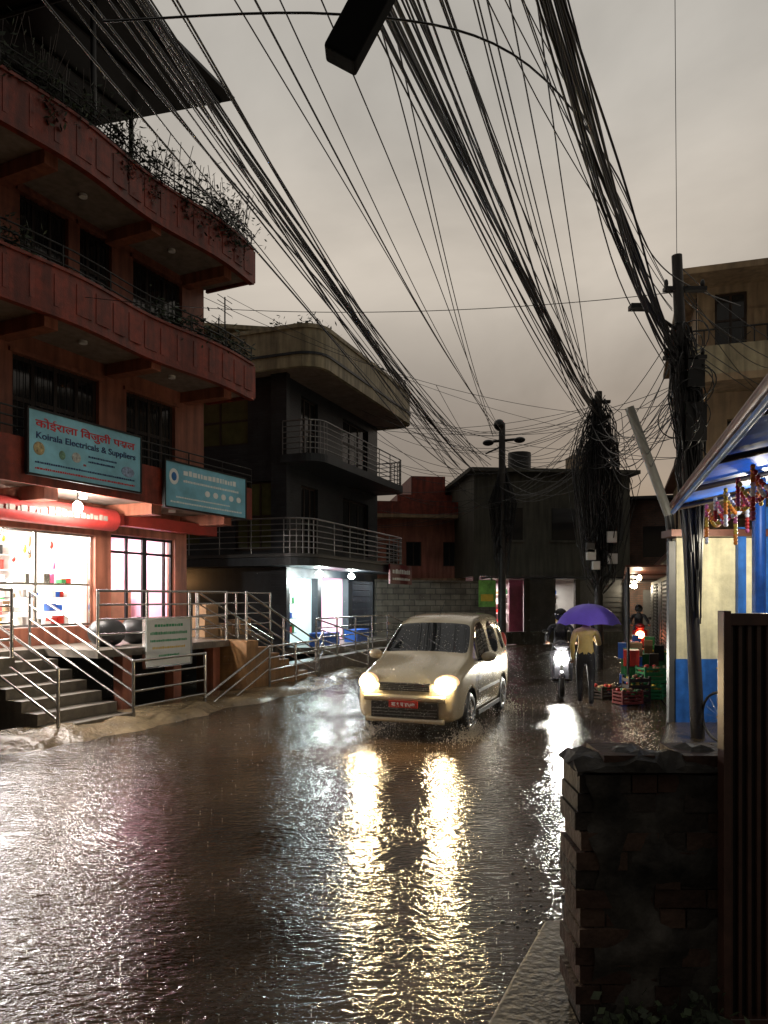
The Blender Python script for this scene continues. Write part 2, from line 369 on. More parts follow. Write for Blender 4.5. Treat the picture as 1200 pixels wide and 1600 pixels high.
C=MB()
C.add([(-7,-1.5,12.1),(4.2,-1.5,12.0),(4.2,5,12.9),(-7,5,13)]+[(-7,-1.5,12.16),(4.2,-1.5,12.06),(4.2,5,12.96),(-7,5,13.06)],[(0,1,2,3),(7,6,5,4),(0,4,5,1),(1,5,6,2),(2,6,7,3),(3,7,4,0)],M['tindk'])
for x in (-5,-2,1):
    C.cyl((x,-1.0,8.87),(x,-1.0,12.1),.05,M['iron']); C.cyl((x,-1.4,12.02),(x,5,12.85),.04,M['iron'])
C.cyl((3.9,1.0,8.87),(3.9,1.0,12.3),.05,M['iron'])
for y in (-1.2,0,1.2,2.4): C.box(-7,4.15,y,y+.05,12.05+.14*(y+1.5)-.09,12.05+.14*(y+1.5)-.03,M['iron'])
C.box(-7,2.6,2.2,2.4,8.87,12.3,M['pink']); C.box(2.6,3.2,1.6,2.2,8.87,9.9,M['ochre'])
C.build('terrace_canopy',b1)
S=MB()
S.box(-3.2,4.38,2.6,2.7,1.05,3.5,M['white']); S.box(-3.2,4.38,.22,2.6,3.3,3.4,M['white']); S.box(-3.2,4.38,.0,2.6,.96,1.05,M['conc'])
S.box(-3.3,-3.2,.22,2.7,1.05,3.5,M['white']); S.box(2.02,2.12,.22,2.6,1.05,3.3,M['white']); S.box(4.26,4.37,.22,2.6,1.05,3.3,M['pinkwall'])
S.box(2.12,4.26,2.5,2.59,1.05,3.3,M['white'])
items=[M[k] for k in('red','green','blue','yellow','pinkp','card','white','white','white','steel','black')]
for z in (1.5,1.8,2.1,2.4,2.7):
    S.box(-3.1,1.9,2.25,2.58,z,z+.02,M['white']); x=-3
    while x<1.8:
        wd=U(.05,.18); h=U(.06,.24); S.box(x,x+wd*.85,2.3,2.5,z+.021,z+.021+h,random.choice(items)); x+=wd
for z in (1.38,1.62,1.86,2.1):
    S.box(-3.0,1.8,.35,.6,z,z+.012,M['steel']); x=-3
    while x<1.7:
        wd=U(.05,.16); h=U(.05,.18)
        if R()<.5: S.box(x,x+wd*.8,.38,.55,z+.013,z+.013+h,random.choice(items))
        x+=wd
for i in range(40):
    x=U(-2.9,1.8); z=U(2.3,2.9); S.cyl((x,.45,z+.05),(x,.45,3.0),.003,M['black'],4); S.ell((x,.45,z),(.035,.035,U(.04,.1)),random.choice(items),8,6)
for z in (1.4,1.8,2.2,2.6): 
    S.box(2.3,4.2,2.2,2.48,z,z+.02,M['white']); x=2.35
    while x<4.1:
        S.box(x,x+.1,2.25,2.42,z+.021,z+.1+R()*.2,random.choice(items)); x+=U(.11,.2)
S.box(2.4,3.0,1.0,1.5,1.05,1.9,M['pinkp']); S.box(3.5,4.1,1.2,1.6,1.05,2.0,M['card'])
for x in (-2.2,-.6,1.0,3.1): S.cyl((x-.5,1.2,3.26),(x+.5,1.2,3.26),.03,M['tube'],8)
S.build('shop_interior',b1)
lamp('shop_light','AREA',(-1.0,1.3,3.2),720,(1,.93,.87),3,b1,size_y=1.2); lamp('shop_light_small','AREA',(3.2,1.3,3.2),170,(1,.86,.89),1.4,b1,size_y=1)
lamp('window_light','AREA',(-.8,.7,3.1),430,(1,.93,.88),4,b1,size_y=.3,rot=(math.radians(-35),0,0))
A=MB(); n=10
prf=[(-.45-.20*math.cos(t),3.27+.2*math.sin(t)) for t in [math.pi*(.5-1.0*i/n) for i in range(n+1)]]
vs=[(x,y,z) for x in (-4,1.95) for y,z in prf]; m_=n+1
fr_=pm('fascia_red',(.36,.03,.025),.5,var=.3,scale=6)
A.add(vs,[(i,i+1,m_+i+1,m_+i) for i in range(n)],fr_,True)
A.add(vs[:m_],[tuple(range(m_))],M['redband']); A.add(vs[m_:],[tuple(range(m_))],M['redband'])
x=-3.6
while x<1.6:
    wd=U(.05,.16); A.box(x,x+wd*.7,-.664,-.655,3.22,3.22+U(.06,.12),M['soffit']); x+=wd
A.box(2.2,4.9,-.5,-.3,3.2,3.42,pm('fascia_red_b',(.3,.03,.02),.4))
A.ell((.67,-1.0,3.34),(.08,.08,.1),M['bulbw']); A.cyl((.67,-1.0,3.42),(.67,-1.0,3.6),.015,M['iron'])
A.build('shop_fascia',b1)
lamp('shop_bulb','POINT',(.67,-1.15,3.2),190,(1,.93,.85),.08,b1)
K=MB()
K.box(-7,-1.2,-1.9,-.002,.93,1.05,M['conc']); K.box(-1.2,.24,-.42,-.002,.93,1.049,M['conc']); K.box(.24,3.5,-1.9,-.002,.93,1.05,M['conc']); K.box(3.5,6.2,-1.08,.9,.93,1.048,M['conc'])
for i in range(7): K.box(-1.18,.22,-2.62+.31*i,-.43,.15*i+.001,.15*(i+1),M['conc'])
for i in range(7):
    x0=3.5; x1=6.1-.37*i; K.box(x0,x1,-2.3,-1.1,.148*i+.001,.148*(i+1),M['ochre'])
for x in (.9,2.1,3.2,-2.5,-4.5): K.box(x,x+.2,-1.75,-1.55,0,.93,M['pink'])
K.box(-7,5,-.08,-.003,0,.93,M['dark'])  # dark sheet paints in the darkness below the deck
K.build('raised_deck',b1)
Rl=MB()
def rails(P,Q,hs,posts=2,r=.021,foot=True):
    P=Vector(P);Q=Vector(Q)
    for h in hs: Rl.cyl(P+Vector((0,0,h)),Q+Vector((0,0,h)),r if h==hs[0] else r*.75,M['steel'],8)
    for i in range(posts):
        t=i/(posts-1); p=P.lerp(Q,t); Rl.cyl(p,p+Vector((0,0,hs[0]+.005)),r*1.15,M['steel'],8); Rl.ell(p+Vector((0,0,hs[0])),(r*1.3,)*3,M['steel'],8,6)
H=(.92,.7,.47,.24)
rails((.28,-1.86,1.05),(3.45,-1.86,1.05),H,4); rails((-6.5,-1.86,1.05),(-1.22,-1.86,1.05),H,5)
for X in (-1.15,.2): rails((X,-2.66,0),(X,-.45,1.05),H,2)
rails((.2,-2.66,0),(1.91,-2.6,0),H,2)
rails((1.91,-2.6,-.75),(3.83,-2.6,0),(.93,.73,.5),2); rails((3.83,-2.6,0),(6.1,-2.35,0),H,3)
for Y in (-2.28,-1.12): rails((3.52,Y,1.05),(6.1,Y,0.0),H,3)
rails((3.5,-1.1,1.05),(6.2,-1.0,1.05),H,3); rails((6.1,-2.35,0),(7.6,-1.6,.1),H,2)
Rl.build('steel_railing',b1)

def sign(name,X0,X1,z0,z1,y,mat,fr,bev=0):
    e=empty(name,b1.location,b1.rotation_euler[2]); m=MB()
    m.box(X0,X1,y-.04,y,z0,z1,mat)
    for a in ((X0-.02,X1+.02,z0-.03,z0),(X0-.02,X1+.02,z1,z1+.03),(X0-.03,X0,z0,z1),(X1,X1+.03,z0,z1)): m.box(a[0],a[1],y-.055,y+.01,a[2],a[3],fr)
    return e,m
sb=pm('sign_sky_blue',(.27,.62,.78),.4,var=.35,scale=1.5); redt=pm('sign_red_ink',(.6,.02,.03),.4,var=.05); navy=pm('sign_navy_ink',(.01,.03,.14),.4,var=.05); wt=pm('sign_white_ink',(.85,.9,.9),.4,var=.05)
e,m=sign('electrical_shop_sign',-.56,1.69,3.7,4.64,-1.33,sb,M['iron'])
def strips(m,x0,x1,z,h,y,mat,seg=.05):
    x=x0
    while x<x1:
        wd=U(.4,1.6)*seg; m.box(x,min(x+wd,x1),y-.003,y,z,z+h*U(.75,1),mat); x+=wd+seg*.35
for i,(z,c) in enumerate(((3.95,redt),(3.86,navy),(3.77,redt))): strips(m,-.45 if i else .45,.5 if i==0 else 1.55,z,.03,-1.371,c,.03)
strips(m,.55,1.15,4.1,.03,-1.371,navy,.03); strips(m,.55,1.1,4.02,.03,-1.371,navy,.03)
m.ell((-.38,-1.372,4.08),(.1,.003,.1),pm('sign_picture_a',(.5,.4,.2),.5,var=.7,scale=20)); m.ell((.31,-1.372,4.06),(.09,.003,.08),pm('sign_picture_b',(.5,.52,.5),.5,var=.8,scale=20)); m.ell((1.4,-1.372,4.0),(.15,.003,.09),pm('sign_picture_c',(.3,.4,.6),.5,var=.8,scale=20))
m.ell((.04,-1.372,4.05),(.06,.003,.07),pm('sign_picture_d',(.15,.3,.2),.5,var=.8,scale=20))
m.build('panel',e)
txt('devanagari_line','कोईराला िवजुली पसल',2.0,.19,(-.44,-1.373,4.40),redt,e,off=.012); txt('english_line','Koirala Electricals & Suppliers',2.0,.13,(-.44,-1.373,4.23),navy,e)
e,m=sign('shop_sign_board',2.32,4.74,3.54,4.36,-1.33,pm('sign_pale_blue',(.22,.54,.70),.4,var=.4,scale=1.2),M['iron'])
bl=pm('sign_blue_ink',(.03,.16,.45),.4,var=.1)
strips(m,2.8,4.4,4.16,.1,-1.371,wt,.08); strips(m,2.8,4.5,4.03,.045,-1.371,wt,.035); strips(m,2.45,4.6,3.62,.035,-1.371,wt,.035); strips(m,2.6,4.2,3.72,.03,-1.371,wt,.03)
m.ell((2.54,-1.372,4.1),(.13,.003,.15),wt); m.ell((2.54,-1.376,4.1),(.07,.003,.08),bl)
for x in (3.5,3.75,4.0,4.25,4.5): m.ell((x,-1.372,3.89),(.08,.003,.06),wt,10,6)
m.build('panel',e)
e,m=sign('notice_board',1.2,2.3,.72,1.5,-1.92,pm('notice_white',(.6,.62,.6),.4,var=.15),M['steel'])
gi=pm('green_ink',(.02,.25,.1),.4,var=.1); strips(m,1.4,2.1,1.37,.05,-1.961,gi,.04); strips(m,1.3,2.2,1.24,.05,-1.961,gi,.03); strips(m,1.3,2.2,1.12,.04,-1.961,gi,.03); strips(m,1.35,2.15,1.0,.04,-1.961,M['yellow'],.04); strips(m,1.5,2.0,.87,.035,-1.961,gi,.03)
m.build('panel',e)

q=MB()
for x,y in ((1.1,-1.2),(1.9,-1.1),(2.3,-1.35)): q.ell((x,y,1.28),(.34,.28,.25),M['black'],12,8)
q.build('black_sacks',None,b1.location,b1.rotation_euler[2])
q=MB()
for a in ((4.0,4.45,-.9,-.5,1.05,1.45),(4.5,4.85,-.95,-.6,1.05,1.32),(4.1,4.5,-.85,-.5,1.452,1.72),(5.2,5.6,-.9,-.5,1.05,1.38)): q.box(*a,M['card'])
q.build('cardboard_boxes',None,b1.location,b1.rotation_euler[2],bevel=.01)
q=MB()
lm=[M['leaf'],M['leafd'],M['leafd']]
for i in range(34):
    x=-6+11*i/33+U(-.15,.15); y=wav(x)+.2
    q.cyl((x,y,8.88),(x,y,9.2),.12,M['redband'],8,r2=.16)
    hh=U(-.15,.35)
    foliage(q,(x,y,9.55+hh),(.4,.35,U(.25,.6)),int(U(90,330)),.12,lm)
    if R()<.5: foliage(q,(x,y-.28,9.25),(.25,.12,.3),100,.1,lm)
    for _ in range(6): q.cyl((x,y,9.2),(x+U(-.35,.35),y+U(-.35,.2),9.7+U(0,.9)),.006,M['wood'],4)
q.build('terrace_plants',None,b1.location,b1.rotation_euler[2])
q=MB()
for x in (-.9,-.5,2.4,2.9,3.5,4.0,4.5,4.9):
    y=wav(x)+.2; q.cyl((x,y,6.38),(x,y,6.7),.11,M['redband'],8,r2=.15); foliage(q,(x,y,7.05),(.3,.3,.32),260,.11,lm)
q.build('balcony_plants',None,b1.location,b1.rotation_euler[2])

# ------------------------------------------------------------ slate corner building
b2=empty('slate_corner_building',(-2.55,19,0),math.radians(68.7))
W=MB();F=MB();G=MB()
og=[(.25,1.9,.62,2.4),(2.15,4.0,.62,2.45),(4.3,6.0,.62,2.4)]
wall(W,0,6.4,0,2.65,0,.2,og,M['slate2'])
ou=[(.9,1.9,2.95,4.9),(3.6,5.6,3.2,4.9)]; oo3=[(.9,1.9,5.6,7.3),(3.6,5.6,5.9,7.3)]
wall(W,0,6.4,2.65,5.3,0,.2,ou,M['slate']); wall(W,0,6.4,5.3,7.6,0,.2,oo3,M['slate'])
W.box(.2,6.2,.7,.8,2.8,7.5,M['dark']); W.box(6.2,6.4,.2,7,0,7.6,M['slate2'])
W.box(-.18,.0,-.15,.3,0.6,7.6,M['slate']) 
for a in ou+oo3: window(F,G,*a,.08,3,2,M['wood'],M['glassd'],.05)
W.build('walls_street_side',b2)
sd=empty('side_wall',(0,8,0),-math.pi/2); sd.parent=b2
W=MB(); os1=[(6.5,7.6,3.1,4.9),(3.6,5.4,3.3,4.9)]; os2=[(4.2,6.9,5.9,7.2)]
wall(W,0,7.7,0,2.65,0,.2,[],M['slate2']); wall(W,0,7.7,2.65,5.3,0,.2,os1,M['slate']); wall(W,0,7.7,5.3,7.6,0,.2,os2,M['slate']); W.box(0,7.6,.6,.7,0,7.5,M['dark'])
F2=MB();G2=MB();cg=pm('green_lit_glass',(.10,.11,.045),.12)  # slight green of the lit windows is put into the glass colour
for a in os1+os2: window(F2,G2,*a,.08,3,2,M['wood'],cg,.05)
F2.build('frame',sd); G2.build('glass',sd)
W.build('wall',sd)
F.build('window_frames',b2); G.build('window_glass',b2)
def rcorner(x0,x1,y0,y1,r,n=6):
    o=[(x0,y1)]
    for i in range(n+1): t=math.pi+math.pi/2*i/n; o.append((x0+r+r*math.cos(t),y0+r+r*math.sin(t)))
    for i in range(n+1): t=-math.pi/2+math.pi/2*i/n; o.append((x1-r+r*math.cos(t),y0+r+r*math.sin(t)))
    o.append((x1,y1)); return o
def brail(ol,z,h,parent,name,mat,nr=6):
    m=MB()
    for i in range(nr): m.path([(x,y,z+h*(i+1)/nr) for x,y in ol],.014 if i<nr-1 else .022,mat)
    for a,b in zip(ol[:-1],ol[1:]):
        d=math.dist(a,b); n=max(1,int(d/.9))
        for i in range(n): t=i/n; m.cyl((a[0]+(b[0]-a[0])*t,a[1]+(b[1]-a[1])*t,z),(a[0]+(b[0]-a[0])*t,a[1]+(b[1]-a[1])*t,z+h),.014,mat,6)
    m.build(name,parent)
S=MB()
oA=rcorner(-1.0,6.3,-1.15,6,.6); S.prism(oA,2.65,2.85,M['slate2']); S.prism(rcorner(-1.04,6.34,-1.19,6,.62),2.86,2.94,pm('dark_trim',(.05,.05,.05),.4))
oB=rcorner(-.25,6.3,-1.1,-.01,.5); S.prism(oB,5.3,5.5,M['slate2'])
oC=rcorner(-.5,6.5,-1.15,7,.5); S.prism(oC,7.6,7.75,M['soffit']); S.strip(rcorner(-.62,6.62,-1.27,7,.62),.115,7.56,8.5,M['cream'])
S.strip(rcorner(-.66,6.66,-1.31,7,.66),.2,8.502,8.6,M['cream']); S.strip(rcorner(-.65,6.65,-1.30,7,.65),.03,7.86,7.92,M['slate2'])
S.build('slabs',b2)
dsteel=pm('dull_steel',(.3,.3,.3),.35,metal=.9)
brail(rcorner(-.95,6.25,-1.1,5,.6),2.95,.85,b2,'railing_first',dsteel); brail(rcorner(-.2,6.25,-1.05,-.05,.5),5.5,.85,b2,'railing_second',dsteel); 
brail(rcorner(-.5,6.5,-1.15,7,.6)[8:],8.6,.35,b2,'railing_roof',M['iron'],2)
S=MB()
S.box(.2,6.2,2.2,2.3,.6,2.6,M['white']); S.box(.2,6.2,.2,2.2,2.5,2.6,M['white']); S.box(-.0,6.3,-1.3,2.2,.45,.6,M['conc'])
S.box(2.0,2.08,.2,2.2,.6,2.5,M['mint']); S.box(4.1,4.18,.2,2.2,.6,2.5,M['pinkwall']); S.box(.2,2.0,2.1,2.19,.6,2.5,M['mint']); S.box(2.9,4.09,2.08,2.17,.6,2.5,M['pinkwall'])
for z in (.75,1.0,1.25,1.5,1.75,2.0,2.25):
    for (x0,x1) in ((.3,1.95),(2.2,2.9),(4.3,6.1)):
        S.box(x0,x1,1.8,2.08,z,z+.02,M['white']); x=x0
        while x<x1-.2:
            wd=U(.06,.16); S.box(x,x+wd*.85,1.82,2.02,z+.021,z+.07+R()*.13,random.choice(items)); x+=wd
for z in (.9,1.3,1.7): S.box(.3,1.2,.3,.6,z,z+.02,M['steel']); [S.box(.32+i*.14,.43+i*.14,.33,.55,z+.021,z+.1+R()*.2,random.choice(items)) for i in range(6)]
S.box(.4,1.3,-.95,-.5,.6,.95,M['blue']); S.box(2.6,3.5,-.9,-.5,.6,.95,M['blue'])
for x in (1.0,3.0,5.2): S.cyl((x-.4,.9,2.44),(x+.4,.9,2.44),.03,M['tubec'],8)
for x in (1.0,3.1): S.ell((x,-.5,2.5),(.1,.1,.08),emit('shop_bulb_%d'%x,(.9,1,.93),130)); S.cyl((x,-.5,2.55),(x,-.5,2.65),.03,M['white'])
for z in (.75,.9,1.1,1.3,1.5,1.7,1.9,2.1,2.3): S.box(4.35,5.95,.1,.13,z,z+.012,M['shut'])
S.build('shop_interior',b2)
lamp('shop2_light','AREA',(2.2,1.0,2.42),240,(.85,.97,1),3,b2,size_y=1); lamp('shop2_light_b','POINT',(1.0,-.6,2.3),80,(.85,1,.95),.08,b2); lamp('shop2_light_c','POINT',(3.1,-.6,2.3),65,(.9,.97,1),.08,b2)
q=MB(); q.ell((-.6,3.4,2.45),(.06,.06,.06),M['bulbo']); q.build('porch_bulb',b2); lamp('porch_light','POINT',(-.65,3.4,2.3),12,(1,.5,.2),.06,b2)
e=empty('red_shop_sign',b2.location,b2.rotation_euler[2]); q=MB(); q.box(4.2,6.2,-1.3,-1.25,2.3,2.9,pm('maroon_board',(.16,.015,.02),.4))
strips(q,4.4,6.0,2.62,.14,-1.303,wt,.12); strips(q,4.4,6.0,2.42,.08,-1.303,wt,.08); q.build('panel',e)
q=MB()
for x,y in ((1.5,3),(2.6,4.5),(.3,2)):
    q.cyl((x,y,7.75),(x,y,10.0),.02,M['iron']); 
    for z in (9.6,9.8,9.95): q.cyl((x-.35,y,z),(x+.35,y,z),.01,M['iron'],5)
q.build('tv_antenna',None,b2.location,b2.rotation_euler[2])
q=MB()
for i in range(12): 
    x=U(0,6);y=U(-.8,.6); foliage(q,(x,y,8.75),(.4,.3,.35),170,.13,lm); q.cyl((x,y,7.75),(x,y,8.5),.14,M['redband'],8)
q.build('rooftop_plants',None,b2.location,b2.rotation_euler[2])
q=MB(); q.box(3.2,4.4,2.5,3.5,7.75,9.2,M['tan']); q.build('stair_head',b2)
Rl=MB(); 
rails((-1.2,-1.5,.45),(3.2,-1.6,.45),H,5); rails((3.2,-1.6,.45),(4.6,-2.1,0),H,2); rails((-1.2,-1.5,.45),(-.2,-2.4,0),H,2)
Rl.build('shopfront_railing',None,b2.location,b2.rotation_euler[2])
q=MB(); q.box(-3,3.3,-1.65,-1.3,0,.44,M['conc']); q.build('shopfront_plinth',None,b2.location,b2.rotation_euler[2])

h=empty('yellow_house',(-9,27,0),math.radians(10)); q=MB(); q.box(0,5.2,0,6,0,11.6,M['cream']); q.box(-.2,5.4,-.8,0,9.0,9.15,M['cream']); q.box(-.2,5.4,-.8,-.72,9.15,9.8,M['cream']); q.box(-.3,5.5,-.9,6.2,11.6,11.75,M['cream'])
for x in (.6,3.0): q.box(x,x+1.3,-.02,0,9.6,11.1,M['glassd'])
q.build('walls',h)

# ------------------------------------------------------------ background houses
h=empty('terracotta_house',(-.2,33,0),math.radians(8)); W=MB();F=MB();G=MB()
tp=pm('dusky_pink_render',(.42,.17,.12),.7,var=.3,scale=1.2,stain=.4)
ops=[(1.2,1.9,3.3,4.4),(2.9,3.5,3.3,4.4),(.3,.8,3.4,4.3)]
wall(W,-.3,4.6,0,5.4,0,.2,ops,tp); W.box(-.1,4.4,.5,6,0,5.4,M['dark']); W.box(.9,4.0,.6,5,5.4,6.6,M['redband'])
W.box(-.6,4.9,-.8,6,5.4,5.55,M['tan']); W.box(-.6,4.9,-.8,-.7,5.55,6.1,M['redband']); W.box(1.6,3.2,.9,4,6.6,7.5,M['redband']); W.box(-.5,4.8,-.5,0,2.6,2.75,M['tan'])
for a in ops: window(F,G,*a,.06,2,1,M['wood'],M['glassd'])
for x in (1.1,1.8,2.4,3.4): W.box(x,x+.3,.59,.6,5.7,6.3,M['dark'])
W.build('walls',h); F.build('window_frames',h); G.build('window_glass',h)
h=empty('olive_concrete_building',(3.6,29.6,0),math.radians(6)); W=MB()
W.box(0,6.5,0,9,2.75,6.9,M['olive']); W.box(-.25,6.8,-.35,9.2,6.9,7.05,M['olive']); W.box(0,6.5,.0,.2,0,.5,M['olive'])
for x in (0,2.1,4.2,6.3): W.box(x,x+.2,.0,.2,.5,2.75,M['olive'])
W.box(.2,6.3,2.4,2.5,0,2.75,M['white'])
for (x0,x1) in ((2.3,3.4),(4.4,6.3)):
    for i in range(22): W.box(x0,x1,.08+(i%2)*.02,.12,.5+i*.1,.5+i*.1+.1,M['shut'])
for z in (.8,1.2,1.6,2.0):
    W.box(.3,2.0,2.1,2.38,z,z+.03,M['white']); W.box(3.4,4.2,2.1,2.38,z,z+.03,M['white'])
    for i in range(9): W.box(.35+i*.18,.5+i*.18,2.15,2.35,z+.031,z+.12+R()*.2,random.choice(items))
    for i in range(4): W.box(3.45+i*.18,3.6+i*.18,2.15,2.35,z+.031,z+.12+R()*.2,random.choice(items))
W.box(.3,6.9,-1.4,-.0,2.62,2.7,M['tindk']); W.cyl((.4,-1.3,0),(.4,-1.3,2.62),.04,M['iron']); W.box(1.5,2.08,.21,.26,.5,2.6,M['pinkp'])
for x,z in ((1.0,4.2),(3.2,4.2),(5.2,4.2)): W.box(x,x+1.0,-.012,0,z,z+1.3,M['glassd']); W.box(x-.06,x+1.06,-.05,-.013,z-.08,z,M['olive'])
W.cyl((2.6,2.5,7.05),(2.6,2.5,8.2),.5,M['black'],16); W.box(4.5,5.5,1,2,7.05,7.9,M['tan'])
W.build('walls',h); lamp('shop3_light','AREA',(1.1,1.2,2.5),150,(1,.78,.8),1,h); lamp('shop4_light','AREA',(3.8,1.2,2.5),35,(1,.93,.85),.6,h)
h=empty('dark_brick_house',(10.4,31.5,0),math.radians(-16)); W=MB(); dbr=brickm('old_brick',(.16,.08,.055),(.11,.06,.045),(.07,.06,.05))
W.box(0,7,0,8,0,6.0,dbr); W.box(-.5,7.2,-.6,8,6.0,6.12,M['tindk']); W.box(-.3,7,-1.3,0,2.5,2.58,M['tin'])
for x in (.6,2.5,4.5): W.box(x,x+.9,-.015,0,3.6,4.9,M['glassd']); W.box(x,x+1.3,-.02,0,0.1,2.2,M['shut'])
W.ell((.2,-1.2,2.35),(.1,.1,.1),emit('street_bulb',(1,.85,.6),60)); W.ell((3.5,-1.2,2.35),(.1,.1,.1),emit('street_bulb_b',(1,.95,.85),60))
W.build('walls',h); lamp('street_bulb_light','POINT',(.2,-1.4,2.2),70,(1,.85,.6),.1,h)
h=empty('distant_house',(15,52,0),math.radians(-15)); W=MB(); W.box(-6,8,0,8,0,7.5,M['tan']); W.box(-6.4,8.4,-.6,8,7.5,7.7,M['tan'])
for x in (-4,-1,2,5): W.box(x,x+1.2,-.02,0,4.6,6,M['glassd'])
W.build('walls',h)
q=MB(); q.box(0,4.9,0,.2,0,2.42,M['block']); q.box(-.03,4.93,-.03,.23,2.42,2.48,M['conc']); q.build('block_boundary_wall',None,(-.25,24.6,0),math.radians(28))
q=MB(); q.box(0,.62,-.02,0,1.55,2.5,pm('poster_green',(.18,.42,.08),.5,var=.5,scale=4)); q.box(.08,.54,-.025,-.021,1.75,2.0,M['yellow']); q.build('banner_poster',None,(3.35,26.2,0),math.radians(10))

# ------------------------------------------------------------ tan house right
h=empty('tan_house',(7.0,16.5,0),math.radians(-18)); W=MB();F=MB();G=MB()
ops=[(.35,1.0,7.4,8.6),(1.9,2.7,7.2,8.6),(3.6,4.4,7.2,8.6)]
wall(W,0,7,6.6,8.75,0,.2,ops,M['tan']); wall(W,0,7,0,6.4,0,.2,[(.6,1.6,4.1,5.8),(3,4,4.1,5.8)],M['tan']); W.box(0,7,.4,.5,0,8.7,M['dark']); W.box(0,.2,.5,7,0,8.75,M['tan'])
W.box(-.4,7.2,-.9,7,8.75,8.88,M['tan']); W.box(-.3,7,-1.0,-.0,6.4,6.55,M['tan']); W.box(-.3,7,-1.0,-.92,6.551,7.15,M['cream']); W.box(-.3,7,-1.0,-.0,3.6,3.75,M['tan']); W.box(-.3,7,-1.0,-.92,3.75,4.3,M['tan'])
for i in range(30): W.cyl((-.2+i*.24,-.95,7.15),(-.2+i*.24,-.95,7.5),.015,M['iron'],5)
W.cyl((-.3,-.95,7.5),(7,-.95,7.5),.02,M['iron'])
for a in ops: window(F,G,*a,.06,2,2,M['wood'],M['glassd'])
W.build('walls',h); F.build('window_frames',h); G.build('window_glass',h)

# ------------------------------------------------------------ low shop row right
h=empty('shuttered_shop_row',(5.6,13.6,0),math.radians(90-17.7)); W=MB()
W.box(0,17,-3,-.0,0,2.9,M['cream'])
for i in range(6):
    x=.4+i*2.8
    W.box(x,x+2.1,.0,.03,.1,2.35,M['shut'] if i%2 else M['dark'])
    for j in range(20): W.box(x,x+2.1,.03,.045,.15+j*.11,.2+j*.11,M['shut'])
    W.box(x-.1,x+2.3,.02,1.1,2.45+.03*(i%2),2.49+.03*(i%2),M['tin']); W.cyl((x,1.05,0),(x,1.05,2.45),.03,M['iron'])
W.box(-.1,17,-3.1,.1,2.9,3.0,M['tin']); W.box(4,12,-3,-.5,3.0,5.4,M['tan']); W.box(3.8,12.3,-3.2,-.2,5.4,5.5,M['tin'])
for x in (5,7,9.5): W.box(x,x+1,-.5,-.48,3.7,4.9,M['glassd'])
for x,c in ((2.4,(1,.8,.5)),(8.2,(1,.9,.75)),(13.5,(1,.85,.6))): W.ell((x,.8,2.3),(.05,.05,.06),emit('stall_bulb_%d'%x,c,60))
W.build('walls',h)
for x in (2.4,8.2): lamp('stall_bulb_light','POINT',(x,.85,2.15),14,(1,.82,.55),.06,h)
q=MB()
for i in range(34):
    x=U(.2,12); y=U(.25,.95); z=0
    for k in range(int(U(1,4))):
        a=U(.2,.4); hh=U(.15,.35); q.box(x,x+a,y,y+a*.8,z+.02,z+hh,random.choice([M['card'],M['green'],M['green'],M['red'],M['blue'],M['black'],M['wood']])); z+=hh
q.build('stacked_goods',None,h.location,h.rotation_euler[2])

# ------------------------------------------------------------ tin roof stall near right
h=empty('blue_market_stall',(0,0,0),0); W=MB()
def RP(Y,off=0): return (3.72+.29*(Y-9.5)+off, Y-.28*off)
a=RP(9.6);b=RP(3.0);c=RP(3.0,3.2);d=RP(9.6,3.2)
n=60
for i in range(n):
    t0=i/n;t1=(i+1)/n
    def q4(t,zz): 
        P=Vector((a[0]+(b[0]-a[0])*t,a[1]+(b[1]-a[1])*t,3.05+zz)); Q=Vector((d[0]+(c[0]-d[0])*t,d[1]+(c[1]-d[1])*t,3.75+zz)); return P,Q
    P0,Q0=q4(t0,.02*(i%2)); P1,Q1=q4(t1,.02*((i+1)%2))
    W.add([P0,P1,Q1,Q0],[(0,1,2,3)],M['bluetarp'])
    up=Vector((0,0,.03)); W.add([P0+up,P1+up,Q1+up,Q0+up],[(0,1,2,3)],M['tin'])
pa=Vector((a[0],a[1],3.06)); pb=Vector((b[0],b[1],3.06))
W.cyl(pa,pb,.045,M['tin'],8); W.cyl(pa+Vector((.0,0,-.09)),pb+Vector((0,0,-.09)),.03,M['bluep'],6)
for t in (.0,.25,.5,.75,1):
    P=pa.lerp(pb,t); Q=Vector((d[0],d[1],3.7)).lerp(Vector((c[0],c[1],3.7)),t); W.cyl(P-Vector((0,0,.05)),Q-Vector((0,0,.05)),.03,M['wood'],6)
for Y in (8.4,): 
    x,y=RP(Y,.75); W.cyl((x,y,0),(x,y,3.2),.07,M['bluep'],10)
W.box(4.35,5.55,11.0,11.15,.95,2.75,M['creamw']); W.box(4.33,5.55,10.97,11.15,0,.948,M['bluep']); W.box(5.22,5.34,10.9,10.98,0,2.9,M['bluep']); W.box(5.55,8,10.9,11.1,0,3.2,M['bluep']); W.box(4.24,4.34,11,11.1,0,2.7,M['shut'])
W.box(4.2,8,10.8,11.2,2.76,2.86,M['tin'])
for (x,y) in ((4.9,9.2),(4.3,7.0)):  # second bulb is an added source to brighten the garlands
    W.ell((x,y,2.9),(.035,.035,.045),emit('stall_bulb',(1,.9,.7),60)); W.cyl((x,y,2.94),(x,y,3.28),.006,M['black'],5)
W.build('frame',h); lamp('stall_light','POINT',(4.95,9.4,2.6),150,(1,.9,.7),.06,h); lamp('stall_fill_light','POINT',(4.2,7.0,2.75),35,(.9,.95,1),.06,h)  # second lamp is added fill that lifts the garlands
q=MB(); fl=[M['pinkp'],M['yellow'],pm('marigold',(.7,.22,.02),.6),M['white'],M['red']]
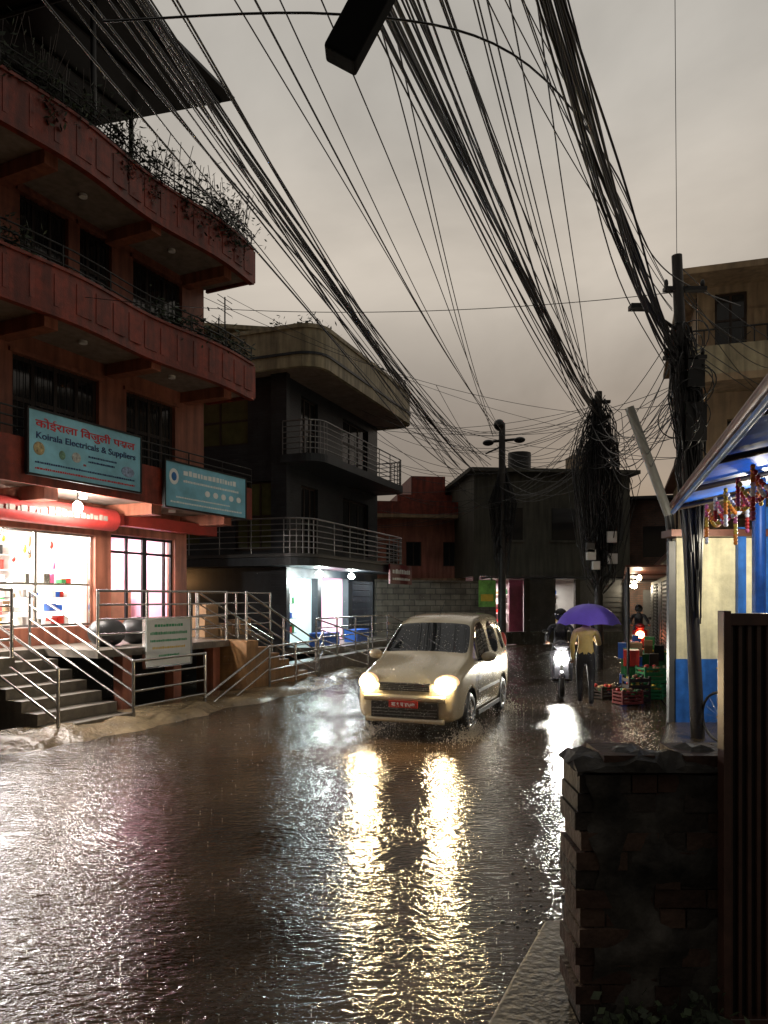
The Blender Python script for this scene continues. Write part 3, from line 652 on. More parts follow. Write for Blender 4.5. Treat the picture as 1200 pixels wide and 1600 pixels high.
for k in range(11):
    Y=5.6+k*.33; x,y=RP(Y,.3+.25*(k%2)); Y2=Y+.33; x2,y2=RP(Y2,.3+.25*((k+1)%2))
    for i in range(16):
        t=i/16; s=.22*4*t*(1-t); q.ell((x+(x2-x)*t,y+(y2-y)*t,2.95-s),(.024,.024,.024),fl[(k+i//4)%5],6,4)
    for i in range(int(U(4,13))): q.ell((x,y,2.92-i*.04),(.026,.026,.026),fl[(k+i//3)%5],6,4)
q.build('flower_garlands')

# ------------------------------------------------------------ broken wall and gate foreground
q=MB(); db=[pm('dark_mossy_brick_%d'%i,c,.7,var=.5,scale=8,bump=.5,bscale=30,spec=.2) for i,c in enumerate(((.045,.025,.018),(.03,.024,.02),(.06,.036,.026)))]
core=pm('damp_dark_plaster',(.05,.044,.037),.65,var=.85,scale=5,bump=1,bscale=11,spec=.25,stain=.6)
for r in range(15):
    z=r*.08; k=0; xx=.81+random.choice([-.014,-.006,0,.006,.02])
    while xx<1.55:
        wd=.22 if (r+k)%2 else .11
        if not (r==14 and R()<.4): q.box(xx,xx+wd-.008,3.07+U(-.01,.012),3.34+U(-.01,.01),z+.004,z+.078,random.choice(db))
        xx+=wd; k+=1
nx=26;nz=30;vs=[];
for i in range(nx+1):
    for j in range(nz+1):
        x=.87+.73*i/nx; z=1.12*j/nz; vs.append((x+noise.noise(Vector((z*5,2,1)))*.09*(1 if i==0 else 0),3.064+noise.noise(Vector((x*6,z*6,5)))*.05,z))
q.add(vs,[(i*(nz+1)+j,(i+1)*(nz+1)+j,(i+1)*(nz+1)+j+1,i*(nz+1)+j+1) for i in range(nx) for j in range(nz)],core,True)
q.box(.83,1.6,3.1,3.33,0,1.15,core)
vs=[];nx=20
for i in range(nx+1):
    x=.795+.805*i/nx
    for j in range(6):
        y=3.04+.32*j/5; zz=1.19+noise.noise(Vector((x*8,y*8,3)))*.06+noise.noise(Vector((x*22,y*22,3)))*.02-(.04 if i==0 else 0)-(.025 if j in(0,5) else 0)
        vs.append((x+(noise.noise(Vector((y*9,1,2)))*.03 if i==0 else 0),y+noise.noise(Vector((x*6,j,2)))*.02,zz))
k=6
fs=[(i*k+j,i*k+j+1,(i+1)*k+j+1,(i+1)*k+j) for i in range(nx) for j in range(k-1)]
base=len(vs); vb=[(x+noise.noise(Vector((x*9,y*9,z)))*.02,y+noise.noise(Vector((x*9,z*9,y)))*.02,1.135) for x,y,z in vs]
q.add(vs+vb,fs+[(i*k,(i+1)*k,base+(i+1)*k,base+i*k) for i in range(nx)]+[(i,i+1,base+i+1,base+i) for i in range(k-1)],core)
q.build('broken_brick_wall')
q=MB(); gmx=pm('gate_brown_paint',(.06,.028,.02),.3,var=.5,scale=8,coat=.4)
for i in range(34):
    x=1.40+i*.038; q.box(x,x+.016,3.0,3.02,.05,1.77,gmx)
q.box(1.385,2.7,2.985,3.035,1.74,1.79,gmx); q.box(1.385,2.7,2.985,3.035,.1,.15,gmx); q.box(1.37,1.40,2.98,3.04,0,1.8,gmx); q.box(1.4,2.7,3.022,3.03,.1,1.74,pm('gate_backing_sheet',(.012,.01,.01),.4))
q.build('iron_gate',bevel=.003)
q=MB()
for c in ((1.05,2.98,.1),(1.3,2.95,.15),(.95,3.0,.05)): foliage(q,c,(.12,.06,.14),110,.05,lm)
q.build('weeds')
# ------------------------------------------------------------ poles
def pole(x,y,z,r,lx=0,ly=0,mat=None):
    m=MB(); m.cyl((0,0,-.05),(lx,ly,z),r,mat or M['poledk'],14,r2=r*.75); return m
M['poledk']=pm('weathered_pole',(.03,.027,.025),.5,var=.4,bump=.3)
def coils(m,c,n,rr,zr,r=.008):
    for _ in range(n):
        T=Matrix.Rotation(U(-.5,.5),3,'X')@Matrix.Rotation(U(0,3.1),3,'Z')@Matrix.Rotation(U(-.4,.4),3,'Y')
        m.torus((c[0]+U(-.15,.15),c[1]+U(-.15,.15),U(*zr)),U(.4,1)*rr,r,M['cable'],'Y',18,4,T)
m=pole(0,0,6.37,.09,-.28,0)
m.box(-.22,.05,-.16,.0,3.9,4.4,M['iron']); m.box(-.2,.02,-.17,.0,4.6,4.95,M['iron'])
for z in (5.0,5.9): m.box(-.45,.1,-.05,.05,z,z+.05,M['iron']); m.ell((-.42,0,z+.1),(.03,.03,.06),M['iron'],8,6); m.ell((.06,0,z+.1),(.03,.03,.06),M['iron'],8,6)
m.cyl((-.22,0,5.35),(-.75,-.15,5.62),.025,M['iron']); m.box(-.95,-.6,-.22,-.08,5.6,5.66,M['iron'])
coils(m,(-.15,0),34,.26,(3.6,5.4)); 
for _ in range(70):
    x=U(-.16,.12);y=U(-.12,.12); m.path([(x-.22,y,5.3+U(-.2,.2)),(x+U(-.15,.15)-.15,y,4.5),(x+U(-.1,.1)-.1,y,3.5),(x*.6-.05,y,U(1.5,2.8))],.011,M['cable'],5)
m.build('utility_pole',None,(4.14,9.75,0))
m=pole(0,0,7.3,.12)
for z in (5.6,6.1,6.6,7.0): m.box(-.3,.3,-.06,.06,z,z+.07,M['iron'])
for (x,z,s) in ((-.3,3.05,.2),(.25,3.3,.24),(-.15,2.6,.18),(.28,2.75,.22),(-.28,2.85,.22)): m.box(x-s*.5,x+s*.5,-.35,-.2,z,z+s*1.2,M['white'] if s!=.2 else M['shut'])
coils(m,(0,0),80,.5,(3.4,6.2),.013); coils(m,(0,0),30,.4,(2.4,4),.013)
for _ in range(260):
    a=random.gauss(0,.55); x0=U(-.2,.2); z0=U(5.8,7.2); b=a*U(.3,1.0); z2=U(2.2,4.6)
    P=[(x0,U(-.1,.1),z0),(x0*.5+b*.7,U(-.35,.25),z0-.8*U(.5,1.2)),(b,U(-.4,.3),(z0+z2)/2),(b*.6,U(-.3,.2),z2),(b*.2,0,z2-.3)]
    m.path(P,U(.007,.015),M['cable'],4)
m.build('utility_pole',None,(5.66,19.5,0))
m=pole(0,0,8.0,.15)
m.cyl((-.5,0,7.35),(.55,0,7.45),.05,M['iron']); m.ell((-.5,-.1,7.3),(.2,.25,.1),M['iron']); m.ell((.6,-.1,7.4),(.2,.25,.1),M['iron']); m.ell((-.1,0,7.95),(.2,.2,.2),M['iron'])
m.cyl((0,0,7.2),(-.6,-.2,6.9),.03,M['iron'])
coils(m,(0,0),26,.38,(3.2,5.6),.016)
for _ in range(70):
    b=U(-.5,.5); m.path([(U(-.1,.1),0,6.6),(b,U(-.2,.2),5.2),(b*.5,0,U(2.5,4))],.014,M['cable'],4)
m.build('utility_pole',None,(4.15,26,0))
q=MB(); q.cyl((4.62,12,3.2),(3.98,12,4.95),.075,pm('grey_pvc_pipe',(.16,.16,.15),.4),14); q.cyl((4.62,12,3.2),(4.75,12,2.2),.07,M['iron'],10); q.cyl((4.75,12,2.3),(4.75,12,0),.05,M['iron'],10); q.build('leaning_pipe')
q=MB(); T=Matrix.Rotation(math.radians(28),4,'Y')
q.box(-.1,.1,-.07,.07,-.26,.24,M['sleeve'],T); q.cyl(T@Vector((0,0,.2)),T@Vector((.0,0,.9)),.06,M['sleeve'],10)
q.build('cable_junction_box',None,(-.13,4.2,5.13),0,bevel=.05)

# ------------------------------------------------------------ cables
def cables(name,wires):
    cu=bpy.data.curves.new(name,'CURVE'); cu.dimensions='3D'; cu.bevel_depth=1; cu.bevel_resolution=1; cu.resolution_u=1
    for pts,r in wires:
        s=cu.splines.new('POLY'); s.points.add(len(pts)-1)
        for i,p in enumerate(pts): s.points[i].co=(p[0],p[1],p[2],1); s.points[i].radius=r
    cu.materials.append(M['cable']); o=bpy.data.objects.new(name,cu); sc.collection.objects.link(o); return o
def cat(P,Q,sag,n=26,wob=0):
    P=Vector(P);Q=Vector(Q);o=[]; ph=U(0,6)
    for i in range(n+1):
        t=i/n; p=P.lerp(Q,t); p.z-=sag*4*t*(1-t); 
        if wob: p.x+=wob*math.sin(t*9+ph)*t*(1-t)*4; p.z+=wob*.5*math.sin(t*13+ph*2)
        o.append(p)
    return o
def throughs(P,pxtop,z,Yend,zend,sag):
    Yc=(z-1.85)*1.2353; xc=(pxtop-600)/1155*Yc
    sl=(P[0]-xc)/(P[1]-Yc); Q=(P[0]+sl*(Yend-P[1]),Yend,zend); return cat(P,Q,sag,wob=U(0,.08))
ws=[]
for i in range(19):
    ws.append((throughs((5.6+U(-.35,.2),19.5,6.9+U(-.5,.35)),U(605,700) if i>3 else U(585,610),6.5,-4,7.1,.6+U(-.12,.14)),U(.006,.014)))
for i in range(2): ws.append((throughs((5.55,19.5,6.9),618+i*9,6.5,-4,7.1,.62+.03*i),.022))
cables('overhead_cable_bundle',ws)
ws=[]
for i in range(22):
    px=random.choice([U(110,200),U(190,300),U(225,275)])
    ws.append((throughs((2.9+U(-.4,.9),26,6.5+U(-.5,.5)),px,6.5,-4,7.2,.55+U(-.2,.35)),U(.006,.012)))
for i in range(2): ws.append((throughs((3.0,26,6.5),225+i*10,6.5,-4,7.2,.6),.022))
cables('overhead_cable_bundle',ws)
ws=[]
for i in range(16):
    ws.append((throughs((3.78+U(-.12,.12),9.7,5.1+U(-.25,.25)),U(845,885),5.7,0,8,.95+U(-.12,.1)),U(.006,.011)))
for i in range(6): ws.append((throughs((3.78,9.7,5.2+U(-.2,.8)),U(720,850),5.7,0,7.6,.7+U(-.3,.2)),.005))
for i in range(3): ws.append((throughs((3.8,9.7,5.15),868+i*5,5.7,0,8,.95),.015))
cables('overhead_cable_bundle',ws)
ws=[]
for px in (330,345,400,470,560,588): ws.append((throughs((4.0+U(-.4,.3),26,7.6+U(-.3,.2)),px,6.8,-4,7.6,.5+U(-.1,.2)),.008 if px!=345 else .012))
for px in (705,730,760,772,800,845): ws.append((throughs((5.5,19.5,6.9+U(-.3,.3)),px,6.5,-4,7.3,.5+U(-.1,.5)),.007))
ws.append((cat((-6,12,6.9),(4.1,9.7,5.9),.35),.005)); ws.append((cat((-4.5,16.5,8.8),(5.6,19.5,6.7),.5),.006)); ws.append((cat((-3.5,16.5,8.6),(5.6,19.5,6.2),.4),.005))
Pk=[Vector(p) for p in ((-1.9,5,5.75),(-.3,4.9,5.72),(.9,5.2,5.68),(2.0,6.5,5.65),(3.0,8.3,5.72),(4.0,9.7,5.95),(5.3,11,6.2))]
sm=[]
for i in range(len(Pk)-1):
    p0=Pk[max(i-1,0)];p1=Pk[i];p2=Pk[i+1];p3=Pk[min(i+2,len(Pk)-1)]
    for k in range(8):
        t=k/8; sm.append(.5*((2*p1)+(p2-p0)*t+(2*p0-5*p1+4*p2-p3)*t*t+(3*p1-p0-3*p2+p3)*t**3))
ws.append((sm+[Pk[-1]],.008))
ws.append((cat((3.86,9.75,6.3),(3.1,7.9,9.6),.1),.004))
for i in range(16): ws.append((cat((3.9+U(-.1,.1),9.75,U(4.2,5.6)),(5.66+U(-.3,.3),19.5,U(5.2,7)),U(.2,.9)),.007))
for i in range(16): ws.append((cat((5.66+U(-.3,.3),19.5,U(5,7)),(4.15+U(-.2,.2),26,U(5,7.3)),U(.1,.8)),.008))
for i in range(12): ws.append((cat((5.66,19.5,U(5,7)),(U(10,13),U(38,44),U(5,7)),U(.3,1.2)),.012))
for i in range(12): ws.append((cat((4.15,26,U(5,7)),(U(-1.2,1.5),U(20,26),U(4.2,8)),U(.1,.7)),.008))
for i in range(9): ws.append((cat((5.7,19.5,U(5.5,7)),(7.4+U(0,3),U(15.5,17),U(5.5,8)),U(.1,.6)),.008))
for i in range(7): ws.append((cat((3.86,9.75,U(5,6.3)),(7.2+U(0,2),U(12,15.5),U(5,8)),U(.05,.5)),.006))
for i in range(14):
    ws.append((cat((5.6,19.5,U(5.6,7)),(U(-.6,1.0),U(21,25),U(5,8.4)),U(.2,1.3)),.007))
cables('service_wires',ws)

# ------------------------------------------------------------ car
car=empty('hatchback_car',(.27,9.72,0),math.radians(69.5))
paint=pm('champagne_paint',(.55,.47,.32),.25,metal=.4,var=.12,scale=2,coat=.7)
glass=pm('car_glass',(.012,.013,.013),.04,var=.1,spec=.6,coat=.3)
st=[
(0.0,.30,.58,.62,.52,.68),(.05,.23,.665,.67,.58,.74),(.14,.21,.70,.73,.62,.81),(.32,.20,.722,.82,.655,.90),(.6,.2,.735,.89,.665,.98),(.82,.2,.737,.93,.66,1.035),(.90,.2,.737,.94,.655,1.08),
(1.15,.2,.737,.945,.625,1.27),(1.42,.2,.737,.95,.575,1.475),(1.52,.2,.737,.95,.56,1.53),(1.7,.2,.737,.955,.555,1.575),(2.02,.2,.737,.96,.555,1.60),(2.1,.2,.737,.96,.555,1.602),(2.75,.2,.737,.975,.55,1.60),(2.83,.2,.737,.98,.55,1.598),(3.18,.2,.73,1.0,.545,1.58),(3.3,.21,.72,1.0,.535,1.55),(3.42,.22,.70,.99,.52,1.36),(3.5,.26,.67,.9,.54,1.0),(3.53,.32,.6,.75,.5,.82)]
def sec(s,zb,w,belt,tw,top):
    h=[(0,zb),(.55*w,zb),(.93*w,zb+.01),(w*.995,zb+.13),(w,.5*(zb+.13+belt)),(w*.985,belt-.03),(w*.965,belt),(tw+.01,top-.07),(tw-.03,top-.015),(tw*.78,top+.004),(tw*.35,top+.016),(0,top+.018)]
    return [(s,-y,z) for y,z in h]+[(s,y,z) for y,z in h[-2:0:-1]]
vs=[];n=len(sec(*st[0]))
for a in st: vs+=sec(*a)
fs=[];mi=[]
for i in range(len(st)-1):
    s0=st[i][0];s1=st[i+1][0]
    for j in range(n):
        jj=(j+1)%n; fs.append((i*n+j,(i+1)*n+j,(i+1)*n+jj,i*n+jj))
        k=j if j<11 else n-1-j
        g=0
        if k==6 and s0>=1.14 and s1<=3.2 and not (2.0<s0<2.05 or 2.74<s0<2.8): g=1
        if k in (9,10) and .89<=s0 and s1<=1.43: g=1
        if k==8 and .89<=s0 and s1<=1.43: g=1
        if k in (8,9,10) and s0>=3.29 and s1<=3.43: g=1
        mi.append(g)
fs.append(tuple(range(n))[::-1]); mi.append(0); fs.append(tuple(range((len(st)-1)*n,len(st)*n))); mi.append(0)
me=bpy.data.meshes.new('car_body'); me.from_pydata(vs,[],fs); me.materials.append(paint); me.materials.append(glass); me.materials.append(M['black'])
me.polygons.foreach_set('material_index',mi); me.polygons.foreach_set('use_smooth',[True]*len(fs))
bm=bmesh.new(); bm.from_mesh(me); bmesh.ops.recalc_face_normals(bm,faces=bm.faces)
cl=bm.edges.layers.float.get('crease_edge') or bm.edges.layers.float.new('crease_edge')
for e in bm.edges:
    if len(e.link_faces)==2 and e.link_faces[0].material_index!=e.link_faces[1].material_index: e[cl]=.6
bm.to_mesh(me); bm.free()
body=bpy.data.objects.new('body_raw',me); sc.collection.objects.link(body)
ss=body.modifiers.new('ss','SUBSURF'); ss.levels=2; ss.render_levels=2
cut=MB()
for x in (.68,2.86):
    for y in (-1,1): cut.cyl((x,y*.95,.3),(x,y*.48,.3),.335,M['black'],32,smooth=False)
co=cut.build('cutter'); bo=body.modifiers.new('bo','BOOLEAN'); bo.operation='DIFFERENCE'; bo.object=co; bo.solver='EXACT'
bpy.context.view_layer.update(); dg=bpy.context.evaluated_depsgraph_get()
m2=bpy.data.meshes.new_from_object(body.evaluated_get(dg)); 
nb=bpy.data.objects.new('body',m2); sc.collection.objects.link(nb); nb.parent=car
if len(m2.polygons)<100: nb.data=me
bpy.data.objects.remove(co); bpy.data.objects.remove(body)
P=MB(); chrome=pm('chrome',(.6,.6,.6),.12,metal=1,var=.05)
hl=emit('headlight_glow',(1,.76,.42),260); hlh=pm('headlight_housing_halo',(.75,.7,.6),.12,estr=.9,ecol=(1,.55,.22))  # housing glows orange to stand in for the headlight halo
Hd=MB()
for sy in (-1,1):
    T=Matrix.Rotation(sy*math.radians(-32),3,'Z')@Matrix.Rotation(math.radians(-20),3,'Y')
    P.ell((.12,sy*.54,.745),(.085,.175,.115),hlh,18,12,T); Hd.ell((-.005,sy*.53,.735),(.04,.105,.085),hl,18,12)
    P.ell((.05,sy*.52,.37),(.03,.06,.045),M['glassd'],12,8)
    P.ell((1.18,sy*.86,1.02),(.06,.11,.075),paint,12,8); P.cyl((1.2,sy*.70,.97),(1.18,sy*.82,1.0),.02,M['black'])
    P.ell((3.46,sy*.6,1.1),(.04,.07,.17),M['red'],10,8)
    for x in (1.12,2.06,2.8): P.box(x,x+.008,sy*.741-.002,sy*.741+.002,.34,.93,M['black'])
    for x in (1.85,2.62): P.box(x,x+.13,sy*.748-.012,sy*.748+.012,.84,.865,paint)
    P.box(1.05,2.5,sy*.742-.006,sy*.742+.006,.52,.56,M['black']); P.box(1.05,2.5,sy*.735-.012,sy*.735+.012,.21,.27,M['black'])
Hd.build('headlights',car)
P.box(-.02,.14,-.35,.35,.635,.725,M['black'])
for z in (.655,.68,.705): P.box(-.026,.0,-.345,.345,z,z+.006,chrome)
P.box(-.03,.12,-.36,.36,.727,.745,chrome)
P.box(-.03,.1,-.46,.46,.285,.49,M['black'])
for z in (.315,.355,.395): P.box(-.036,-.02,-.45,.45,z,z+.01,M['shut'])
P.cyl((-.0,-.56,.54),(-.0,.56,.54),.045,paint,12); P.cyl((.0,-.54,.25),(.0,.54,.25),.035,paint,12)
P.box(-.062,-.04,-.2,.2,.42,.51,M['red'])
P.box(.86,.9,-.5,.5,1.04,1.05,M['black'])
for y in (-.35,.12): P.cyl((.9,y,1.09),(1.12,y+.36,1.26),.008,M['black'],5)
P.cyl((1.65,0,1.59),(1.95,0,1.80),.005,M['black'],5)
P.build('trim',car,bevel=.004)
txt('plate_text','बा ९ च ४५०७',.32,.055,(-.064,.16,.44),M['white'],car,(math.pi/2,0,-math.pi/2))
for (x,y) in ((.68,-.66),(2.86,-.66),(.68,.66),(2.86,.66)):
    m=MB(); o=1 if y>0 else -1
    m.torus((0,0,0),.215,.075,M['black'],'Y',32,10); m.cyl((0,-.05,0),(0,.05,0),.2,M['iron'],24)
    for k in range(5):
        t=2*math.pi*k/5; T=Matrix.Rotation(t,4,'Y'); m.box(-.025,.025,o*.052-.012,o*.052+.012,0,.19,M['steel'],T)
    m.cyl((0,o*.05,0),(0,o*.075,0),.045,M['steel'],12); m.torus((0,o*.05,0),.18,.018,M['steel'],'Y',24,6)
    wo=m.build('wheel',car); wo.location=(x,y,.29)
for sy in (-1,1):
    lamp('headlamp_beam','SPOT',(-.12,sy*.54,.74),170,(1,.72,.38),.05,car,rot=(0,math.radians(84),0) ,spot=1.7)

# water spray around the tyres and falling rain
q=MB(); wm,nt_,b_=newmat('spray_water'); b_.inputs['Base Color'].default_value=(.5,.44,.35,1); b_.inputs['Roughness'].default_value=.1
T=Matrix.Rotation(math.radians(69.5),4,'Z'); T.translation=Vector((.27,9.72,0))
for (cx,cy) in ((.68,-.78),(2.86,-.78),(.68,.78),(.15,-.72),(.3,-.8),(0,.5)):
    for _ in range(520):
        a=U(0,6.28); d=abs(random.gauss(0,.28)); p=T@Vector((cx+math.cos(a)*d*1.4+.1,cy+math.sin(a)*d*.6,abs(random.gauss(0,.08))*max(0,1.1-d)))
        s=U(.002,.008); q.ell(p,(s,s,s*U(1,2)),wm,5,3)
q.build('tyre_spray')
q=MB()
for _ in range(260):
    Y=3.2+ (R()**1.4)*13; u=U(-.5,.3); x=u*Y
    if x>.45+.3*(Y-3) or x<-7.2+.5*Y-2: continue
    h=U(.006,.022)
    q.cyl((x,Y,0),(x,Y,h*.8),.002,wm,5,r2=.001); q.ell((x,Y,h*1.6),(.003,.003,.004),wm,5,4)
q.build('rain_splashes')
q=MB(); rw,nt_,b_=newmat('raindrop_water'); b_.inputs['Base Color'].default_value=(.8,.8,.78,1); b_.inputs['Roughness'].default_value=.05; b_.inputs['Transmission Weight'].default_value=.5
for i in range(5000):
    if i<3200: x=random.gauss(.25,.9); y=random.gauss(9.3,.7); z=abs(random.gauss(.7,.5))  # rain bunched round the headlights, added as a sparkle halo
    elif i<4200: x=random.gauss(3.4,.6); y=random.gauss(13.4,.5); z=abs(random.gauss(.7,.5))
    else: y=U(5,16); x=U(-.45,.35)*y; z=U(0,1.5)
    s=U(.0016,.0034)
    q.add([(x,y,z-s*1.6),(x+s,y,z),(x,y+s,z),(x-s,y,z),(x,y-s,z),(x,y,z+s*2.2)],[(0,2,1),(0,3,2),(0,4,3),(0,1,4),(5,1,2),(5,2,3),(5,3,4),(5,4,1)],rw,True)
q.build('raindrops')

# ------------------------------------------------------------ people
def skin(name,V,E,Rd,mats,fn,loc=(0,0,0),rotz=0,parent=None):
    me=bpy.data.meshes.new(name); me.from_pydata(V,E,[]); o=bpy.data.objects.new(name+'_rig',me); sc.collection.objects.link(o)
    o.modifiers.new('skin','SKIN')
    if not me.skin_vertices:
        bpy.context.view_layer.objects.active=o
        bpy.ops.mesh.customdata_skin_add()
    for i,r in enumerate(Rd):
        rr=r if isinstance(r,tuple) else (r,r); me.skin_vertices[0].data[i].radius=rr; me.skin_vertices[0].data[i].use_root=(i==0)
    s=o.modifiers.new('ss','SUBSURF'); s.levels=2
    bpy.context.view_layer.update(); dg=bpy.context.evaluated_depsgraph_get(); m2=bpy.data.meshes.new_from_object(o.evaluated_get(dg))
    bpy.data.objects.remove(o)
    m2.materials.clear()
    for m in mats: m2.materials.append(m)
    for p in m2.polygons: p.material_index=fn(p.center); p.use_smooth=True
    ob=bpy.data.objects.new('body',m2); sc.collection.objects.link(ob); ob.parent=parent
    return ob
skinm=pm('skin_tone',(.25,.13,.08),.5,var=.1); hairm=pm('black_hair',(.01,.008,.007),.4); trou=pm('dark_trousers',(.018,.018,.022),.6,bump=.3); shirt=pm('mustard_shirt',(.6,.45,.16),.7,var=.2,bump=.3); jack=pm('dark_jacket',(.02,.022,.03),.45,bump=.3); shoe=pm('pale_shoe',(.35,.32,.3),.5)
def hand(m,c,d,side,mat):
    c=Vector(c); d=Vector(d).normalized(); u=d.orthogonal().normalized(); v=d.cross(u)
    m.ell(c,(.028,.04,.035),mat,10,8)
    for k,l in enumerate((.055,.065,.06,.045)):
        o=c+u*(k-1.5)*.018+v*.02; p=o+v*.03; m.cyl(o,p,.009,mat,6); m.cyl(p,p-v*.012+u*.006*side+d*l*.5,.008,mat,6)
    m.cyl(c+u*.03,c+u*.05+v*.02,.010,mat,6)
def head(m,c,hair,f=1):
    c=Vector(c); m.ell(c,(.075,.09,.11),skinm,16,12); m.ell(c+Vector((0,-.018,.022)),(.083,.09,.105),hair,16,12)
    m.ell(c+Vector((0,.092,-.01)),(.012,.018,.02),skinm,8,6)
    for s in (-1,1): m.ell(c+Vector((s*.078,0,-.01)),(.012,.022,.03),skinm,8,6); m.ell(c+Vector((s*.03,.08,.012)),(.012,.008,.008),hairm,8,6)
    m.ell(c+Vector((0,.082,-.048)),(.024,.008,.007),M['redband'],8,6)
V=[(0,0,.86),(0,.0,1.0),(0,.01,1.16),(0,.01,1.28),(0,.02,1.36),(0,.03,1.43),
 (-.17,.0,1.29),(-.22,-.03,1.07),(-.21,.08,.86),(-.21,.11,.80),
 (.17,.0,1.29),(.23,.06,1.06),(.14,.22,1.16),(.12,.25,1.19),
 (-.09,0,.80),(-.095,.13,.48),(-.09,.10,.10),(-.09,.22,.035),
 (.09,0,.80),(.095,.0,.47),(.09,-.2,.15),(.09,-.11,.035)]
E=[(0,1),(1,2),(2,3),(3,4),(4,5),(3,6),(6,7),(7,8),(8,9),(3,10),(10,11),(11,12),(12,13),(0,14),(14,15),(15,16),(16,17),(0,18),(18,19),(19,20),(20,21)]
Rd=[(.14,.11),(.135,.10),(.145,.105),(.13,.09),.055,.05,.06,.045,.033,.028,.06,.045,.033,.028,.088,.062,.042,.035,.088,.062,.042,.035]
def fn(c):
    if c.z<.09: return 2
    if c.z<.93 and abs(c.x)<.18: return 0
    if c.z>1.36: return 3
    return 1
ped=empty('pedestrian',(3.42,12.55,0),math.radians(-15))
skin('ped',V,E,Rd,[trou,shirt,shoe,skinm],fn,parent=ped)
m=MB(); head(m,(0,.04,1.50),hairm); hand(m,(-.21,.12,.775),(0,0,-1),-1,skinm); hand(m,(.12,.27,1.20),(0,0,1),1,skinm); m.build('head_and_hands',ped)
um=empty('umbrella',(3.42+.13+.06,12.55+.2,0),math.radians(-15)); m=MB(); pur=pm('violet_fabric',(.13,.08,.6),.45,var=.2)
n=8; rings=6; vs=[]; top=1.76
for j in range(rings+1):
    ph=j/rings*1.15
    for i in range(n*4):
        t=2*math.pi*i/(n*4); sc_=1-.05*abs(math.sin(t*n/2))*(j/rings); rr=.54*math.sin(ph)/math.sin(1.15)*sc_
        z=top-.36*(1-math.cos(ph))/(1-math.cos(1.15))+ .025*abs(math.sin(t*n/2))*(j/rings)
        vs.append((rr*math.cos(t)-.08,rr*math.sin(t)-.08,z))
k=n*4; m.add(vs,[(j*k+i,j*k+(i+1)%k,(j+1)*k+(i+1)%k,(j+1)*k+i) for j in range(rings) for i in range(k)],pur,True)
for i in range(n):
    t=2*math.pi*(i)/n; m.path([(.54*math.sin(p)/math.sin(1.15)*math.cos(t)*.98-.08,.54*math.sin(p)/math.sin(1.15)*math.sin(t)*.98-.08,top-.012-.36*(1-math.cos(p))/(1-math.cos(1.15))) for p in (0.02,.4,.8,1.14)],.004,M['steel'],4)
m.cyl((-.08,-.08,top+.05),(-.03,.03,1.05),.007,M['steel'],6); m.cyl((-.035,.02,1.16),(-.03,.03,1.03),.016,M['black'],8); m.build('canopy',um)

def scooter(name,loc,rz,lightcol,le,bodym):
    e=empty(name,loc,rz); m=MB()
    for y in (-.62,.62):
        m.torus((0,y,.24),.19,.05,M['black'],'X',24,8); m.cyl((-.03,y,.24),(.03,y,.24),.15,M['steel'],14)
    m.box(-.14,.14,-.15,.38,.26,.32,bodym)
    m.add([(-.2,.42,.3),(.2,.42,.3),(.22,.36,.85),(-.22,.36,.85),(-.13,.52,.35),(.13,.52,.35),(.12,.45,.88),(-.12,.45,.88)],[(0,1,2,3),(4,7,6,5),(0,4,5,1),(3,2,6,7),(0,3,7,4),(1,5,6,2)],bodym)
    m.ell((0,.6,.42),(.07,.24,.1),bodym); m.cyl((0,.62,.24),(0,.42,.95),.03,M['iron'])
    m.ell((0,-.42,.55),(.17,.42,.2),bodym); m.ell((0,-.25,.76),(.14,.42,.06),M['black'])
    m.ell((0,.42,.97),(.15,.1,.1),bodym); m.cyl((-.33,.36,1.0),(.33,.36,1.0),.015,M['iron'])
    for s in (-1,1): m.cyl((s*.33,.36,1.0),(s*.23,.37,1.0),.022,M['black']); m.cyl((s*.2,.38,1.0),(s*.28,.4,1.2),.007,M['iron']); m.ell((s*.29,.4,1.23),(.06,.015,.04),M['iron'])
    m.ell((0,.5,.72),(.13,.06,.12),emit(name+'_lamp_'+str(le),lightcol,le),14,10)
    m.ell((0,-.84,.6),(.06,.03,.03),M['red']); m.build('bodywork',e)
    V=[(0,-.2,.86),(0,-.2,1.0),(0,-.16,1.16),(0,-.12,1.28),(0,-.1,1.37),(0,-.08,1.44),
     (-.18,-.1,1.3),(-.27,.06,1.1),(-.27,.3,1.04),(-.27,.35,1.03),(.18,-.1,1.3),(.27,.06,1.1),(.27,.3,1.04),(.27,.35,1.03),
     (-.1,-.15,.84),(-.17,.22,.72),(-.13,.2,.4),(-.13,.3,.35),(.1,-.15,.84),(.17,.22,.72),(.13,.2,.4),(.13,.3,.35)]
    r=empty('scooter_rider',loc,rz)
    def f2(c):
        if c.z<.9: return 0
        return 1
    skin('rd',V,E,Rd,[trou,jack],f2,parent=r)
    m=MB(); head(m,(0,-.06,1.5),hairm); m.ell((0,-.07,1.535),(.125,.145,.125),pm('helmet_black',(.01,.01,.012),.15),18,12); m.box(-.09,.09,.07,.085,1.44,1.53,M['glassd'])
    hand(m,(-.27,.37,1.02),(0,0,-1),-1,skinm); hand(m,(.27,.37,1.02),(0,0,-1),1,skinm); m.build('head_and_hands',r)
    return e
e=scooter('motor_scooter',(3.42,14.3,0),math.radians(168),(1,.97,.85),260,pm('scooter_grey',(.05,.05,.06),.2,coat=.5))
lamp('headlamp_beam','SPOT',(0,.63,.72),150,(1,.97,.88),.05,e,rot=(math.radians(84),0,0),spot=1.5)
e=scooter('motor_scooter',(8.1,23.5,0),math.radians(165),(1,.25,.1),30,pm('scooter_red',(.3,.02,.02),.2,coat=.5))

